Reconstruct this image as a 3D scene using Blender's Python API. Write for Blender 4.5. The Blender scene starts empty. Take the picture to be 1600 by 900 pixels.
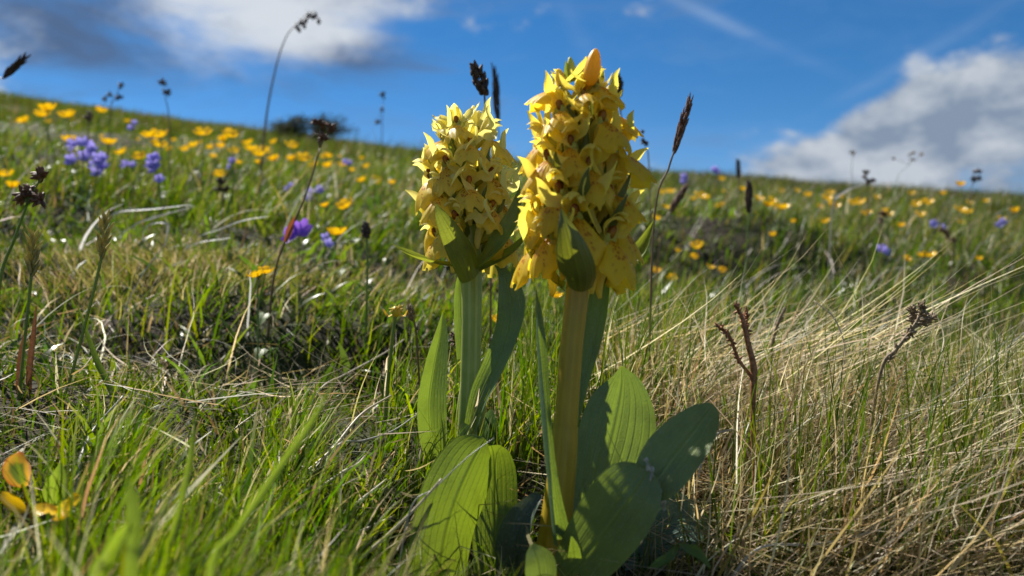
import bpy, math, random
import numpy as np
from mathutils import Vector, Matrix, Euler

R = math.radians
PI = math.pi
rnd = random.Random(11)
nr = np.random.default_rng(5)
scene = bpy.context.scene
COL = scene.collection

# ------------------------------------------------------------------ camera
F = 1164.0            # focal length of the photograph in its own pixels (1600 wide)
CZ = 0.182            # lens height above the datum
cam_d = bpy.data.cameras.new('camera')
cam = bpy.data.objects.new('camera', cam_d)
COL.objects.link(cam)
cam.location = (0, 0, CZ)
cam.rotation_euler = (R(90), 0, 0)
cam_d.sensor_width = 36
cam_d.lens = F / 1600 * 36
cam_d.clip_start = 0.01
cam_d.clip_end = 3000
cam_d.dof.use_dof = True
cam_d.dof.focus_distance = 0.40
cam_d.dof.aperture_fstop = (cam_d.lens) / 3.3
scene.camera = cam

# ------------------------------------------------------------------ sun, sky, exposure
SUN_AZ, SUN_EL = -43, 49          # degrees; azimuth from +Y, negative to the left
sun_dir = Vector((math.sin(R(SUN_AZ)) * math.cos(R(SUN_EL)), math.cos(R(SUN_AZ)) * math.cos(R(SUN_EL)), math.sin(R(SUN_EL))))
sd = bpy.data.lights.new('sun', 'SUN')
sd.energy = 4.6
sd.angle = R(0.53)
sd.color = (1.0, 0.95, 0.86)
sun = bpy.data.objects.new('sun', sd)
COL.objects.link(sun)
sun.rotation_euler = sun_dir.to_track_quat('Z', 'Y').to_euler()
sun.location = (-3, 3, 6)

SKY_STRENGTH = 0.11
EXPOSURE = 1.08


class NT:
    """small helper for writing node trees as expressions"""
    def __init__(s, tree):
        s.t = tree
        s.n = tree.nodes
        s.n.clear()

    def node(s, typ, **kw):
        nd = s.n.new(typ)
        for k, v in kw.items():
            setattr(nd, k, v)
        return nd

    def put(s, sock, v):
        if isinstance(v, bpy.types.NodeSocket):
            s.t.links.new(v, sock)
        elif v is not None:
            if sock.type == 'RGBA' and len(v) == 3:
                v = (*v, 1)
            sock.default_value = v

    def m(s, op, a, b=None, c=None, clamp=False):
        nd = s.node('ShaderNodeMath', operation=op, use_clamp=clamp)
        s.put(nd.inputs[0], a)
        if b is not None: s.put(nd.inputs[1], b)
        if c is not None: s.put(nd.inputs[2], c)
        return nd.outputs[0]

    def mix(s, f, a, b, blend='MIX'):
        nd = s.node('ShaderNodeMix', data_type='RGBA', blend_type=blend)
        s.put(nd.inputs[0], f)
        s.put(nd.inputs[6], a)
        s.put(nd.inputs[7], b)
        return nd.outputs[2]

    def step(s, x, lo, hi):
        nd = s.node('ShaderNodeMapRange', interpolation_type='SMOOTHSTEP')
        s.put(nd.inputs[0], x)
        nd.inputs[1].default_value = lo
        nd.inputs[2].default_value = hi
        return nd.outputs[0]

    def noise(s, vec, scale, detail=4, rough=0.5, dist=0.0):
        nd = s.node('ShaderNodeTexNoise')
        if vec is not None: s.put(nd.inputs['Vector'], vec)
        nd.inputs['Scale'].default_value = scale
        nd.inputs['Detail'].default_value = detail
        nd.inputs['Roughness'].default_value = rough
        nd.inputs['Distortion'].default_value = dist
        return nd.outputs['Fac']

    def vmul(s, v, k):
        nd = s.node('ShaderNodeVectorMath', operation='MULTIPLY')
        s.put(nd.inputs[0], v)
        nd.inputs[1].default_value = k
        return nd.outputs[0]

    def vadd(s, v, k):
        nd = s.node('ShaderNodeVectorMath', operation='ADD')
        s.put(nd.inputs[0], v)
        nd.inputs[1].default_value = k
        return nd.outputs[0]


world = bpy.data.worlds.new('World')
scene.world = world
world.use_nodes = True
W = NT(world.node_tree)
sky = W.node('ShaderNodeTexSky', sky_type='NISHITA')
sky.sun_disc = False
sky.sun_elevation = R(SUN_EL)
sky.sun_rotation = R(SUN_AZ)
sky.altitude = 2200
sky.air_density = 1.0
sky.dust_density = 0.2
sky.ozone_density = 2.5
hs = W.node('ShaderNodeHueSaturation')
hs.inputs['Saturation'].default_value = 1.34
hs.inputs['Value'].default_value = 0.47
W.put(hs.inputs['Color'], sky.outputs[0])
tc = W.node('ShaderNodeTexCoord')
D = tc.outputs['Generated']
sp = W.node('ShaderNodeSeparateXYZ')
W.put(sp.inputs[0], D)
az = W.m('ARCTAN2', sp.outputs[0], sp.outputs[1])
el = W.m('ARCSINE', sp.outputs[2])


def px_dir(px, py):
    a = math.atan((px - 800) / F)
    e = math.atan((450 - py) / F * math.cos(a))
    return a, e


def blob(px, py, rx, ry, amp, rot=0.0):
    a, e = px_dir(px, py)
    da = W.m('SUBTRACT', az, a)
    de = W.m('SUBTRACT', el, e)
    c, s_ = math.cos(R(rot)), math.sin(R(rot))
    p = W.m('ADD', W.m('MULTIPLY', da, c / (rx / F)), W.m('MULTIPLY', de, s_ / (rx / F)))
    q = W.m('ADD', W.m('MULTIPLY', da, -s_ / (ry / F)), W.m('MULTIPLY', de, c / (ry / F)))
    r2 = W.m('ADD', W.m('MULTIPLY', p, p), W.m('MULTIPLY', q, q))
    g = W.m('EXPONENT', W.m('MULTIPLY', r2, -1.0))
    return W.m('MULTIPLY', g, amp)


def addall(lst):
    o = lst[0]
    for k in lst[1:]:
        o = W.m('ADD', o, k)
    return o


Dn = W.vmul(D, (1, 1, 1.7))
n1 = W.noise(Dn, 7.0, 9, 0.56, 0.15)
n1b = W.noise(W.vadd(Dn, (sun_dir.x * 0.05, sun_dir.y * 0.05, sun_dir.z * 0.09)), 7.0, 9, 0.56, 0.15)
n2 = W.noise(W.vmul(D, (1, 1, 3.2)), 4.0, 7, 0.6, 0.5)
broad = W.noise(D, 2.3, 2, 0.5)
# heavy cumulus (right), the veil and bright cloud (left), a small puff between the spikes
cum = addall([blob(1530, 205, 215, 88, 0.55, 16), blob(1300, 240, 150, 50, 0.42, 10), blob(1390, 200, 90, 36, 0.16, 20),
              blob(800, 232, 60, 26, 0.36), blob(1570, 296, 90, 18, 0.22), blob(1900, 150, 240, 100, 0.45), blob(-420, 60, 300, 120, 0.4)])
veil = addall([blob(450, 20, 190, 62, 0.55, -8), blob(260, 75, 360, 100, 0.30, -8), blob(40, 60, 300, 90, 0.20, -10), blob(330, -130, 420, 100, 0.4)])
generic = W.m('MULTIPLY', W.step(broad, 0.46, 0.62), W.m('MULTIPLY', W.step(W.m('ABSOLUTE', az), 0.72, 0.95), 0.42))
dens_c = W.step(W.m('ADD', W.m('ADD', W.m('MULTIPLY', n1, 1.9), cum), generic), 1.19, 1.50)
dens_v = W.m('MULTIPLY', W.step(W.m('ADD', W.m('MULTIPLY', n2, 1.7), veil), 0.90, 1.60), 0.95)
# thin contrail streaks
st = W.node('ShaderNodeTexNoise')
W.put(st.inputs['Vector'], W.vmul(D, (3, 3, 12)))
st.inputs['Scale'].default_value = 1.6
st.inputs['Detail'].default_value = 3
trail = W.m('MULTIPLY', W.m('ADD', W.m('ADD', blob(1130, 35, 120, 9, 0.35, -28), blob(1380, 120, 200, 9, 0.16, 26)), blob(950, 150, 190, 14, 0.12, -62)),
            W.step(st.outputs['Fac'], 0.3, 0.7))
haze_lo = W.m('MULTIPLY', W.step(n2, 0.40, 0.75), 0.13)
shade_c = W.m('MULTIPLY', W.m('SUBTRACT', n1, n1b), 5.0)
lit_c = W.m('ADD', W.m('MULTIPLY_ADD', n2, 0.9, 0.12), shade_c, clamp=True)
lit_v = W.step(W.m('ADD', W.m('MULTIPLY', n1, 2.0), W.m('ADD', W.m('MULTIPLY', veil, 0.5), blob(420, 25, 190, 60, 0.55))), 1.1, 1.95)
k = 1.0 / SKY_STRENGTH / 2 ** EXPOSURE
cc = W.mix(lit_c, (0.24 * k, 0.31 * k, 0.42 * k), (0.54 * k, 0.59 * k, 0.66 * k))
cv = W.mix(lit_v, (0.085 * k, 0.14 * k, 0.26 * k), (0.70 * k, 0.74 * k, 0.79 * k))
c0 = W.mix(W.m('ADD', haze_lo, trail, clamp=True), hs.outputs[0], (0.42 * k, 0.55 * k, 0.75 * k))
c1 = W.mix(dens_v, c0, cv)
c2 = W.mix(dens_c, c1, cc)
bg = W.node('ShaderNodeBackground')
W.put(bg.inputs[0], c2)
bg.inputs[1].default_value = SKY_STRENGTH
wo = W.node('ShaderNodeOutputWorld')
W.put(wo.inputs[0], bg.outputs[0])

vs = scene.view_settings
scene.display_settings.display_device = 'sRGB'
vs.view_transform = 'Standard'
vs.look = 'None'
vs.exposure = EXPOSURE
vs.gamma = 1
vs.use_curve_mapping = False
scene.render.engine = 'CYCLES'
scene.cycles.max_bounces = 9
scene.cycles.diffuse_bounces = 5
scene.cycles.transmission_bounces = 4


# ------------------------------------------------------------------ helpers
def P(px, py, d):
    """the point at depth d (metres along +Y) seen at pixel px, py"""
    return Vector(((px - 800) / F * d, d, CZ + (450 - py) / F * d))


def ground(x, y):
    x = np.asarray(x, float); y = np.asarray(y, float)
    yp = np.maximum(y, 0)
    r = np.sqrt(x * x + y * y)
    z = 0.2 * y - 0.0017 * yp * yp - 0.1 * x + 0.05 * x * x / (r + 1.0)
    far = np.clip((r - 1.0) / 3.0, 0, 1)
    z = z + far * (0.022 * np.sin(1.9 * x + 0.7) * np.sin(1.3 * y + 0.4) + 0.05 * np.sin(0.55 * x + 0.31 * y) * np.sin(0.47 * y - 0.2 * x + 1))
    z = z + 0.004 * np.sin(21 * x + 3) * np.sin(17 * y + 1) + 0.006 * np.sin(8 * x + 1) * np.sin(9 * y + 2)

    tus = np.sin(31 * x + 2.0 * np.sin(13 * y)) * np.sin(27 * y + 1.7 * np.sin(11 * x + 1))
    tus2 = np.sin(11.3 * x + 1.5 * np.sin(5 * y) + 0.6) * np.sin(9.1 * y + 1.2 * np.sin(4 * x))
    rel = np.clip((y - 0.42) / 0.3, 0, 1) * np.exp(-(r / 14.0) ** 2)
    z = z + rel * (0.007 * tus + 0.016 * tus2 + 0.012 * np.minimum(tus2, 0))

    def g(cx, cy, rx, ry, a):
        return a * np.exp(-((x - cx) / rx) ** 2 - ((y - cy) / ry) ** 2)
    z = z + g(-0.34, 0.76, 0.17, 0.10, 0.022) + g(-0.25, 0.56, 0.20, 0.06, -0.045) + g(-0.08, 0.58, 0.09, 0.05, -0.02)
    z = z + g(0.36, 1.22, 0.26, 0.15, -0.11) + g(0.42, 1.55, 0.45, 0.16, 0.05) + g(0.24, 0.50, 0.12, 0.08, 0.02)
    z = z + g(-0.03, 0.335, 0.06, 0.045, -0.022) + g(0.07, 0.30, 0.06, 0.04, -0.012)
    z = z + g(-0.9, 1.6, 0.5, 0.2, 0.05) + g(-1.4, 2.6, 0.8, 0.2, -0.08) + g(1.6, 2.9, 0.8, 0.25, -0.09)
    return z


def gz(x, y):
    return float(ground(x, y))


def catmull(pts, n):
    """smooth curve through control rows (any width), n samples"""
    p = np.array([list(q) for q in pts], float)
    if len(p) == 2:
        t = np.linspace(0, 1, n)[:, None]
        return p[0] * (1 - t) + p[1] * t
    p = np.vstack([2 * p[0] - p[1], p, 2 * p[-1] - p[-2]])
    segs = len(p) - 3
    out = []
    for i in range(n):
        f = i / (n - 1) * segs
        k_ = min(int(f), segs - 1)
        t = f - k_
        a, b, c, d = p[k_], p[k_ + 1], p[k_ + 2], p[k_ + 3]
        out.append(0.5 * ((2 * b) + (-a + c) * t + (2 * a - 5 * b + 4 * c - d) * t * t + (-a + 3 * b - 3 * c + d) * t ** 3))
    return np.array(out)


class MB:
    """collects geometry, builds ONE mesh object"""
    def __init__(s):
        s.v, s.f, s.uv = [], [], []

    def grid(s, pts, uvs, closed=False):
        """pts: rows x cols x 3"""
        rows, cols = len(pts), len(pts[0])
        b = len(s.v)
        for i in range(rows):
            for j in range(cols):
                s.v.append(tuple(pts[i][j]))
                s.uv.append(tuple(uvs[i][j]))
        cc_ = cols if closed else cols - 1
        for i in range(rows - 1):
            for j in range(cc_):
                j2 = (j + 1) % cols
                s.f.append((b + i * cols + j, b + i * cols + j2, b + (i + 1) * cols + j2, b + (i + 1) * cols + j))
        return s

    def tube(s, pts, radii, sides=8, n=10, caps=True, rib=0.0, ribn=6):
        rows = [list(p) + [r_] for p, r_ in zip(pts, radii)]
        c = catmull(rows, n)
        pos, rad = c[:, :3], np.maximum(c[:, 3], 1e-6)
        tan = np.gradient(pos, axis=0)
        up = np.array([0.0, 0, 1.0])
        t0 = tan[0] / (np.linalg.norm(tan[0]) + 1e-12)
        ref = np.array([1.0, 0, 0]) if abs(t0[2]) > 0.7 else up
        a = np.cross(t0, ref); a /= np.linalg.norm(a)
        P_, U_ = [], []
        for i in range(n):
            t = tan[i] / (np.linalg.norm(tan[i]) + 1e-12)
            a = a - t * np.dot(a, t); a /= (np.linalg.norm(a) + 1e-12)
            b = np.cross(t, a)
            row, ur = [], []
            for j in range(sides):
                th = 2 * math.pi * j / sides
                rr = rad[i] * (1 + rib * math.cos(ribn * th))
                row.append(pos[i] + rr * (math.cos(th) * a + math.sin(th) * b))
                ur.append((j / sides, i / (n - 1)))
            P_.append(row); U_.append(ur)
        b0 = len(s.v)
        s.grid(P_, U_, closed=True)
        if caps:
            for idx, row0 in ((0, b0), (n - 1, b0 + (n - 1) * sides)):
                s.v.append(tuple(pos[idx])); s.uv.append((0.5, idx / (n - 1)))
                c_ = len(s.v) - 1
                for j in range(sides):
                    q = (row0 + j, row0 + (j + 1) % sides, c_)
                    s.f.append(q if idx else (q[1], q[0], q[2]))
        return s

    def leaf(s, ctrl, facing, n=16, m=9, cup=0.0, wave=0.0, wfreq=9.0, roll=None, keel=0.0, flute=0.0, fluten=7):
        """ctrl: rows (x,y,z,halfwidth); facing: vector the upper face looks to (or list per control row)"""
        if isinstance(facing, (list,)) and not isinstance(facing[0], (int, float)):
            fac = catmull([list(f_) for f_ in facing], n)
        else:
            fac = np.repeat(np.array([list(facing)], float), n, 0)
        c = catmull([list(q) for q in ctrl], n)
        pos, wd = c[:, :3], np.maximum(c[:, 3], 1e-5)
        tan = np.gradient(pos, axis=0)
        P_, U_ = [], []
        for i in range(n):
            t = tan[i] / (np.linalg.norm(tan[i]) + 1e-12)
            f_ = fac[i] - t * np.dot(fac[i], t)
            f_ /= (np.linalg.norm(f_) + 1e-12)
            sd_ = np.cross(t, f_)
            row, ur = [], []
            for j in range(m):
                v = -1 + 2 * j / (m - 1)
                w = wd[i]
                off = flute * w * math.cos(fluten * PI * v) * (1 - v * v) + cup * w * v * v + keel * w * abs(v) + wave * w * math.sin(wfreq * i / (n - 1) + 2.1 * v) * v * v
                row.append(pos[i] + sd_ * w * v * (1 - 0.12 * abs(cup) * v * v) + f_ * off)
                ur.append((j / (m - 1), i / (n - 1)))
            P_.append(row); U_.append(ur)
        return s.grid(P_, U_)

    def ball(s, c, r, ax=(0, 0, 1), nu=8, nv=6, pinch=0.0, bump=0.0):
        """ellipsoid: r=(radial, length) along ax"""
        ax = Vector(ax).normalized()
        q = ax.to_track_quat('Z', 'Y').to_matrix()
        P_, U_ = [], []
        for i in range(nv + 1):
            ph = math.pi * i / nv
            row, ur = [], []
            for j in range(nu):
                th = 2 * math.pi * j / nu
                rr = math.sin(ph) * (1 - pinch * (i / nv - 0.5)) * (1 + bump * math.sin(5.3 * i + 3.7 * j))
                lv = Vector((math.cos(th) * rr * r[0], math.sin(th) * rr * r[0], -math.cos(ph) * r[1]))
                row.append(Vector(c) + q @ lv)
                ur.append((j / nu, i / nv))
            P_.append(row); U_.append(ur)
        return s.grid(P_, U_, closed=True)

    def mesh(s, name, mat, origin=(0, 0, 0)):
        me = bpy.data.meshes.new(name)
        o = Vector(origin)
        me.from_pydata([(v[0] - o.x, v[1] - o.y, v[2] - o.z) for v in s.v], [], s.f)
        uvl = me.uv_layers.new(name='UVMap')
        li = np.zeros(len(me.loops), dtype=np.int32)
        me.loops.foreach_get('vertex_index', li)
        uvl.data.foreach_set('uv', np.array(s.uv, dtype=np.float32)[li].ravel())
        me.polygons.foreach_set('use_smooth', np.ones(len(me.polygons), dtype=bool))
        me.materials.append(mat)
        me.update()
        return me

    def build(s, name, mat, parent=None, origin=None):
        o = Vector(origin) if origin is not None else (root_loc(parent) if parent else Vector((0, 0, 0)))
        ob = bpy.data.objects.new(name, s.mesh(name, mat, o))
        COL.objects.link(ob)
        ob.parent = parent
        return ob


def root_loc(o):
    v = Vector((0, 0, 0))
    while o is not None:
        v += Vector(o.location)
        o = o.parent
    return v


def link(name, me, parent=None):
    ob = bpy.data.objects.new(name, me)
    COL.objects.link(ob)
    ob.parent = parent
    return ob


def tag(o, label, cat, group=None, kind=None):
    o['label'] = label
    o['category'] = cat
    if group: o['group'] = group
    if kind: o['kind'] = kind
    return o


def thing(name, label, cat, loc, group=None):
    o = bpy.data.objects.new(name, None)
    COL.objects.link(o)
    o.empty_display_size = 0.01
    o.location = loc
    return tag(o, label, cat, group)


# ------------------------------------------------------------------ materials
def new_mat(name):
    m_ = bpy.data.materials.new(name)
    m_.use_nodes = True
    return m_, NT(m_.node_tree)


def finish(T, color, transl=None, tfac=0.4, rough=0.5, spec=0.5, bump=None, bstr=0.3, bdist=0.0005, sheen=0.0, sss=0.0):
    pr = T.node('ShaderNodeBsdfPrincipled')
    T.put(pr.inputs['Base Color'], color)
    T.put(pr.inputs['Roughness'], rough)
    T.put(pr.inputs['Specular IOR Level'], spec)
    if sheen:
        pr.inputs['Sheen Weight'].default_value = sheen
    if sss:
        pr.inputs['Subsurface Weight'].default_value = sss
        pr.inputs['Subsurface Radius'].default_value = (0.004, 0.003, 0.001)
        pr.inputs['Subsurface Scale'].default_value = 0.5
    out = T.node('ShaderNodeOutputMaterial')
    nrm = None
    if bump is not None:
        bp = T.node('ShaderNodeBump')
        bp.inputs['Strength'].default_value = bstr
        bp.inputs['Distance'].default_value = bdist
        T.put(bp.inputs['Height'], bump)
        nrm = bp.outputs[0]
        T.put(pr.inputs['Normal'], nrm)
    if transl is not None:
        tr = T.node('ShaderNodeBsdfTranslucent')
        T.put(tr.inputs[0], transl)
        if nrm is not None: T.put(tr.inputs['Normal'], nrm)
        mx = T.node('ShaderNodeMixShader')
        T.put(mx.inputs[0], tfac)
        T.put(mx.inputs[1], pr.outputs[0])
        T.put(mx.inputs[2], tr.outputs[0])
        T.put(out.inputs[0], mx.outputs[0])
    else:
        T.put(out.inputs[0], pr.outputs[0])


def uvxy(T):
    u = T.node('ShaderNodeUVMap', uv_map='UVMap')
    s_ = T.node('ShaderNodeSeparateXYZ')
    T.put(s_.inputs[0], u.outputs[0])
    return u.outputs[0], s_.outputs[0], s_.outputs[1]


def objco(T):
    return T.node('ShaderNodeTexCoord').outputs['Object']


def orand(T):
    return T.node('ShaderNodeObjectInfo').outputs['Random']


def leaf_mat(name, top, under, glow, nveins=11, tfac=0.42, rough=0.42, tipc=None, spots=False, bloom=0.25):
    m_, T = new_mat(name)
    uv, u, v = uvxy(T)
    # long parallel veins with cross links
    w = T.m('SINE', T.m('MULTIPLY', u, nveins * 2 * math.pi))
    vein = T.step(w, 0.55, 1.0)
    mid = T.step(T.m('ABSOLUTE', T.m('SUBTRACT', u, 0.5)), 0.035, 0.0)
    vv = T.m('MAXIMUM', T.m('MULTIPLY', vein, T.m('MULTIPLY', T.noise(T.vmul(uv, (14, 3, 1)), 1.0, 2), 0.6)), mid)
    n = T.noise(objco(T), 90, 5, 0.6)
    nf = T.noise(objco(T), 900, 2, 0.5)
    geo = T.node('ShaderNodeNewGeometry')
    base = T.mix(geo.outputs['Backfacing'], top, under)
    n0 = T.noise(objco(T), 32, 4, 0.6)
    base = T.mix(T.step(n, 0.35, 0.75), base, tuple(c * 0.72 for c in under))
    base = T.mix(T.m('MULTIPLY', T.step(n0, 0.42, 0.68), 0.45), base, tuple(c * k9 for c, k9 in zip(top, (1.35, 1.2, 0.75))))
    sc = T.step(T.noise(objco(T), 330, 3, 0.6), 0.70, 0.74)
    base = T.mix(T.m('MULTIPLY', sc, 0.6), base, (0.16, 0.13, 0.05))
    base = T.mix(T.m('MULTIPLY', vv, 0.22), base, tuple(min(1, c * 1.5) for c in glow))
    base = T.mix(T.m('MULTIPLY', T.step(nf, 0.5, 0.8), bloom), base, (0.34, 0.40, 0.36))
    if tipc:
        base = T.mix(T.step(v, 0.955, 1.0), base, tipc)
    if spots:
        sn = T.noise(objco(T), 260, 3, 0.6)
        base = T.mix(T.m('MULTIPLY', T.step(sn, 0.66, 0.72), 0.75), base, (0.10, 0.07, 0.03))
    g = T.mix(T.m('MULTIPLY', vv, 0.8), glow, tuple(c * 0.45 for c in glow))
    g = T.mix(T.step(n, 0.4, 0.8), g, tuple(c * 0.7 for c in glow))
    finish(T, base, g, tfac, rough, 0.45, bump=T.m('ADD', vv, T.m('MULTIPLY', nf, 0.4)), bstr=0.5, bdist=0.0010)
    return m_


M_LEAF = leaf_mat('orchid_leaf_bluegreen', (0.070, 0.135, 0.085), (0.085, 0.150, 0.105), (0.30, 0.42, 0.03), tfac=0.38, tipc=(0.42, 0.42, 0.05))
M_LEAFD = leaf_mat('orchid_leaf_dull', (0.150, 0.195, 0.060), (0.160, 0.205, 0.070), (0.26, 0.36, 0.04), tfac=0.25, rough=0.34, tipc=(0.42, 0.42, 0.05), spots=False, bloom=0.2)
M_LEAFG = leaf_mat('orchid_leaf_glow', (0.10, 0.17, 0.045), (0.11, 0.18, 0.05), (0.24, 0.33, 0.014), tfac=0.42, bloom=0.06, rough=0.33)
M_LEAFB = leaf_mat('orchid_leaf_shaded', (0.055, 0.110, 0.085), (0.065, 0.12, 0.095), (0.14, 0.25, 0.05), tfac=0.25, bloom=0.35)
M_LEAFW = leaf_mat('withered_leaf', (0.05, 0.08, 0.05), (0.06, 0.085, 0.06), (0.10, 0.12, 0.04), tfac=0.15, tipc=(0.012, 0.01, 0.008), spots=True, rough=0.55)
M_BRACT = leaf_mat('bract_green', (0.115, 0.165, 0.040), (0.12, 0.17, 0.05), (0.40, 0.46, 0.035), nveins=6, tfac=0.40, bloom=0.1)
M_BRACTD = leaf_mat('bract_deep_green', (0.10, 0.12, 0.028), (0.095, 0.125, 0.03), (0.30, 0.32, 0.02), nveins=6, tfac=0.30, bloom=0.05)
M_HERB = leaf_mat('herb_leaf', (0.10, 0.18, 0.028), (0.10, 0.17, 0.04), (0.32, 0.44, 0.03), nveins=7, tfac=0.45, bloom=0.05)


def stem_mat(name, a, b, ribs=9, tr=None, tf=0.15):
    m_, T = new_mat(name)
    uv, u, v = uvxy(T)
    w = T.step(T.m('SINE', T.m('MULTIPLY', u, ribs * 2 * math.pi)), -0.2, 1.0)
    n = T.noise(T.vmul(objco(T), (1, 1, 0.15)), 420, 4, 0.6)
    n2_ = T.noise(objco(T), 38, 3, 0.5)
    c = T.mix(w, a, b)
    c = T.mix(T.m('MULTIPLY', T.step(n, 0.45, 0.75), 0.5), c, tuple(x * 0.7 for x in a))
    c = T.mix(T.m('MULTIPLY', T.step(n2_, 0.4, 0.7), 0.35), c, tuple(min(1, x * 1.3) for x in b))
    finish(T, c, tr, tf, 0.42, 0.45, bump=T.m('ADD', T.m('MULTIPLY', w, 0.5), T.m('MULTIPLY', n, 0.6)), bstr=0.2, bdist=0.0004, sss=0.35 if tr is None else 0)
    return m_


M_STEM1 = stem_mat('orchid_stem_golden', (0.31, 0.215, 0.012), (0.35, 0.25, 0.018), 10)
M_STEM2 = stem_mat('orchid_stem_green', (0.24, 0.31, 0.055), (0.36, 0.41, 0.12), 9)
M_STALK = stem_mat('stalk_green', (0.10, 0.16, 0.03), (0.20, 0.24, 0.06), 3, (0.28, 0.38, 0.04), 0.25)
M_STALKB = stem_mat('stalk_brown', (0.10, 0.06, 0.03), (0.20, 0.13, 0.06), 3, (0.25, 0.16, 0.06), 0.15)
M_REDB = stem_mat('stalk_red_brown', (0.22, 0.06, 0.022), (0.30, 0.10, 0.04), 3, (0.45, 0.12, 0.03), 0.25)
M_STRAW = stem_mat('straw_pale', (0.42, 0.36, 0.24), (0.55, 0.49, 0.36), 2, (0.55, 0.48, 0.30), 0.25)
M_STRAWG = stem_mat('straw_grey', (0.33, 0.31, 0.27), (0.46, 0.44, 0.38), 2, (0.45, 0.42, 0.33), 0.2)


def petal_mat(name, a, b, glow, tfac=0.45, rough=0.45, spots=0, veinc=None, spec=0.35):
    m_, T = new_mat(name)
    uv, u, v = uvxy(T)
    oc = objco(T)
    rn = orand(T)
    n = T.noise(T.vadd(oc, (0, 0, 0)), 140, 4, 0.6)
    c = T.mix(T.step(n, 0.3, 0.75), a, b)
    c = T.mix(T.m('MULTIPLY', rn, 0.25), c, tuple(x * y for x, y in zip(a, (1.0, 0.84, 0.6))))
    if spots:
        # rows of small red-brown dots over the middle of the lip
        vo = T.node('ShaderNodeTexVoronoi')
        vo.inputs['Scale'].default_value = 10.5
        vo.inputs['Randomness'].default_value = 0.8
        T.put(vo.inputs['Vector'], T.vmul(uv, (1.15, 1.0, 1)))
        dots = T.step(vo.outputs['Distance'], 0.50, 0.34)
        du = T.m('ABSOLUTE', T.m('SUBTRACT', u, 0.5))
        msk = T.m('MULTIPLY', T.step(T.m('ADD', du, T.m('MULTIPLY', n, 0.12)), 0.40, 0.27), T.step(T.m('ADD', v, T.m('MULTIPLY', n, 0.2)), 0.95, 0.70))
        blush = T.m('MULTIPLY', T.m('MULTIPLY', T.step(du, 0.36, 0.0), T.step(v, 0.85, 0.2)), 0.75)
        c = T.mix(blush, c, (0.76, 0.34, 0.012))
        c = T.mix(T.m('MULTIPLY', T.m('MULTIPLY', dots, msk), 0.92), c, (0.38, 0.06, 0.008))
    w = T.m('SINE', T.m('MULTIPLY', u, 9 * 2 * math.pi))
    if veinc:
        c = T.mix(T.m('MULTIPLY', T.step(w, 0.5, 1.0), 0.3), c, veinc)
    finish(T, c, glow if not spots else T.mix(0.5, glow, c), tfac, rough, spec, bump=T.m('ADD', T.m('MULTIPLY', w, 0.25), n), bstr=0.35, bdist=0.0005)
    return m_


M_LIP1 = petal_mat('lip_golden', (0.82, 0.58, 0.030), (0.86, 0.66, 0.06), (0.96, 0.70, 0.025), tfac=0.58, spots=1)
M_LIP2 = petal_mat('lip_pale', (0.84, 0.67, 0.08), (0.87, 0.73, 0.14), (0.96, 0.77, 0.07), tfac=0.58, spots=1)
M_SEP1 = petal_mat('sepal_golden', (0.82, 0.68, 0.12), (0.86, 0.77, 0.25), (0.95, 0.79, 0.10), tfac=0.58, veinc=(0.60, 0.52, 0.10))
M_SEP2 = petal_mat('sepal_pale', (0.84, 0.77, 0.27), (0.88, 0.83, 0.42), (0.95, 0.85, 0.23), tfac=0.58, veinc=(0.60, 0.60, 0.18))
M_TUBE = petal_mat('ovary_yellow_green', (0.55, 0.50, 0.08), (0.42, 0.44, 0.07), (0.6, 0.55, 0.06), tfac=0.3)
M_THROAT = petal_mat('throat_red_brown', (0.20, 0.035, 0.008), (0.62, 0.36, 0.03), (0.5, 0.12, 0.01), tfac=0.25)
M_BUD = petal_mat('bud_amber', (0.80, 0.47, 0.025), (0.83, 0.58, 0.06), (0.9, 0.55, 0.03), tfac=0.45)
M_BUDG = petal_mat('bud_green', (0.42, 0.45, 0.08), (0.55, 0.54, 0.13), (0.55, 0.55, 0.08), tfac=0.35)
M_BCUP = petal_mat('buttercup_yellow', (0.82, 0.50, 0.008), (0.84, 0.56, 0.012), (0.85, 0.50, 0.005), tfac=0.35, rough=0.25, spec=0.6)
M_BCEN = petal_mat('buttercup_centre', (0.65, 0.42, 0.02), (0.45, 0.40, 0.05), (0.6, 0.4, 0.02), tfac=0.1)
M_VIO = petal_mat('violet_petal', (0.30, 0.27, 0.68), (0.40, 0.37, 0.78), (0.36, 0.31, 0.78), tfac=0.4)
M_VIO2 = petal_mat('violet_petal_deep', (0.22, 0.10, 0.58), (0.32, 0.16, 0.70), (0.34, 0.15, 0.72), tfac=0.4)
M_VEYE = petal_mat('violet_eye', (0.7, 0.5, 0.1), (0.6, 0.55, 0.4), (0.6, 0.5, 0.1), tfac=0.2)
M_RUSTY, T = new_mat('rusty_leaf')
uv_, u_, v_ = uvxy(T)
nz = T.noise(objco(T), 160, 4, 0.6)
edge = T.m('ADD', T.m('MAXIMUM', T.m('ABSOLUTE', T.m('SUBTRACT', u_, 0.5)), T.m('MULTIPLY', T.m('ABSOLUTE', T.m('SUBTRACT', v_, 0.4)), 0.9)), T.m('MULTIPLY', nz, 0.25))
cr = T.mix(T.step(edge, 0.30, 0.46), (0.12, 0.16, 0.02), (0.62, 0.33, 0.03))
cr = T.mix(T.step(edge, 0.50, 0.66), cr, (0.58, 0.17, 0.03))
finish(T, cr, cr, 0.5, 0.5, 0.3, bump=nz, bstr=0.3, bdist=0.0005)


def husk_mat(name, a, b, tr, tf=0.2, sc=500):
    m_, T = new_mat(name)
    n = T.noise(objco(T), sc, 4, 0.65)
    c = T.mix(T.step(n, 0.35, 0.65), a, b)
    finish(T, c, tr, tf, 0.6, 0.3, bump=n, bstr=0.5, bdist=0.0006)
    return m_


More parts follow.
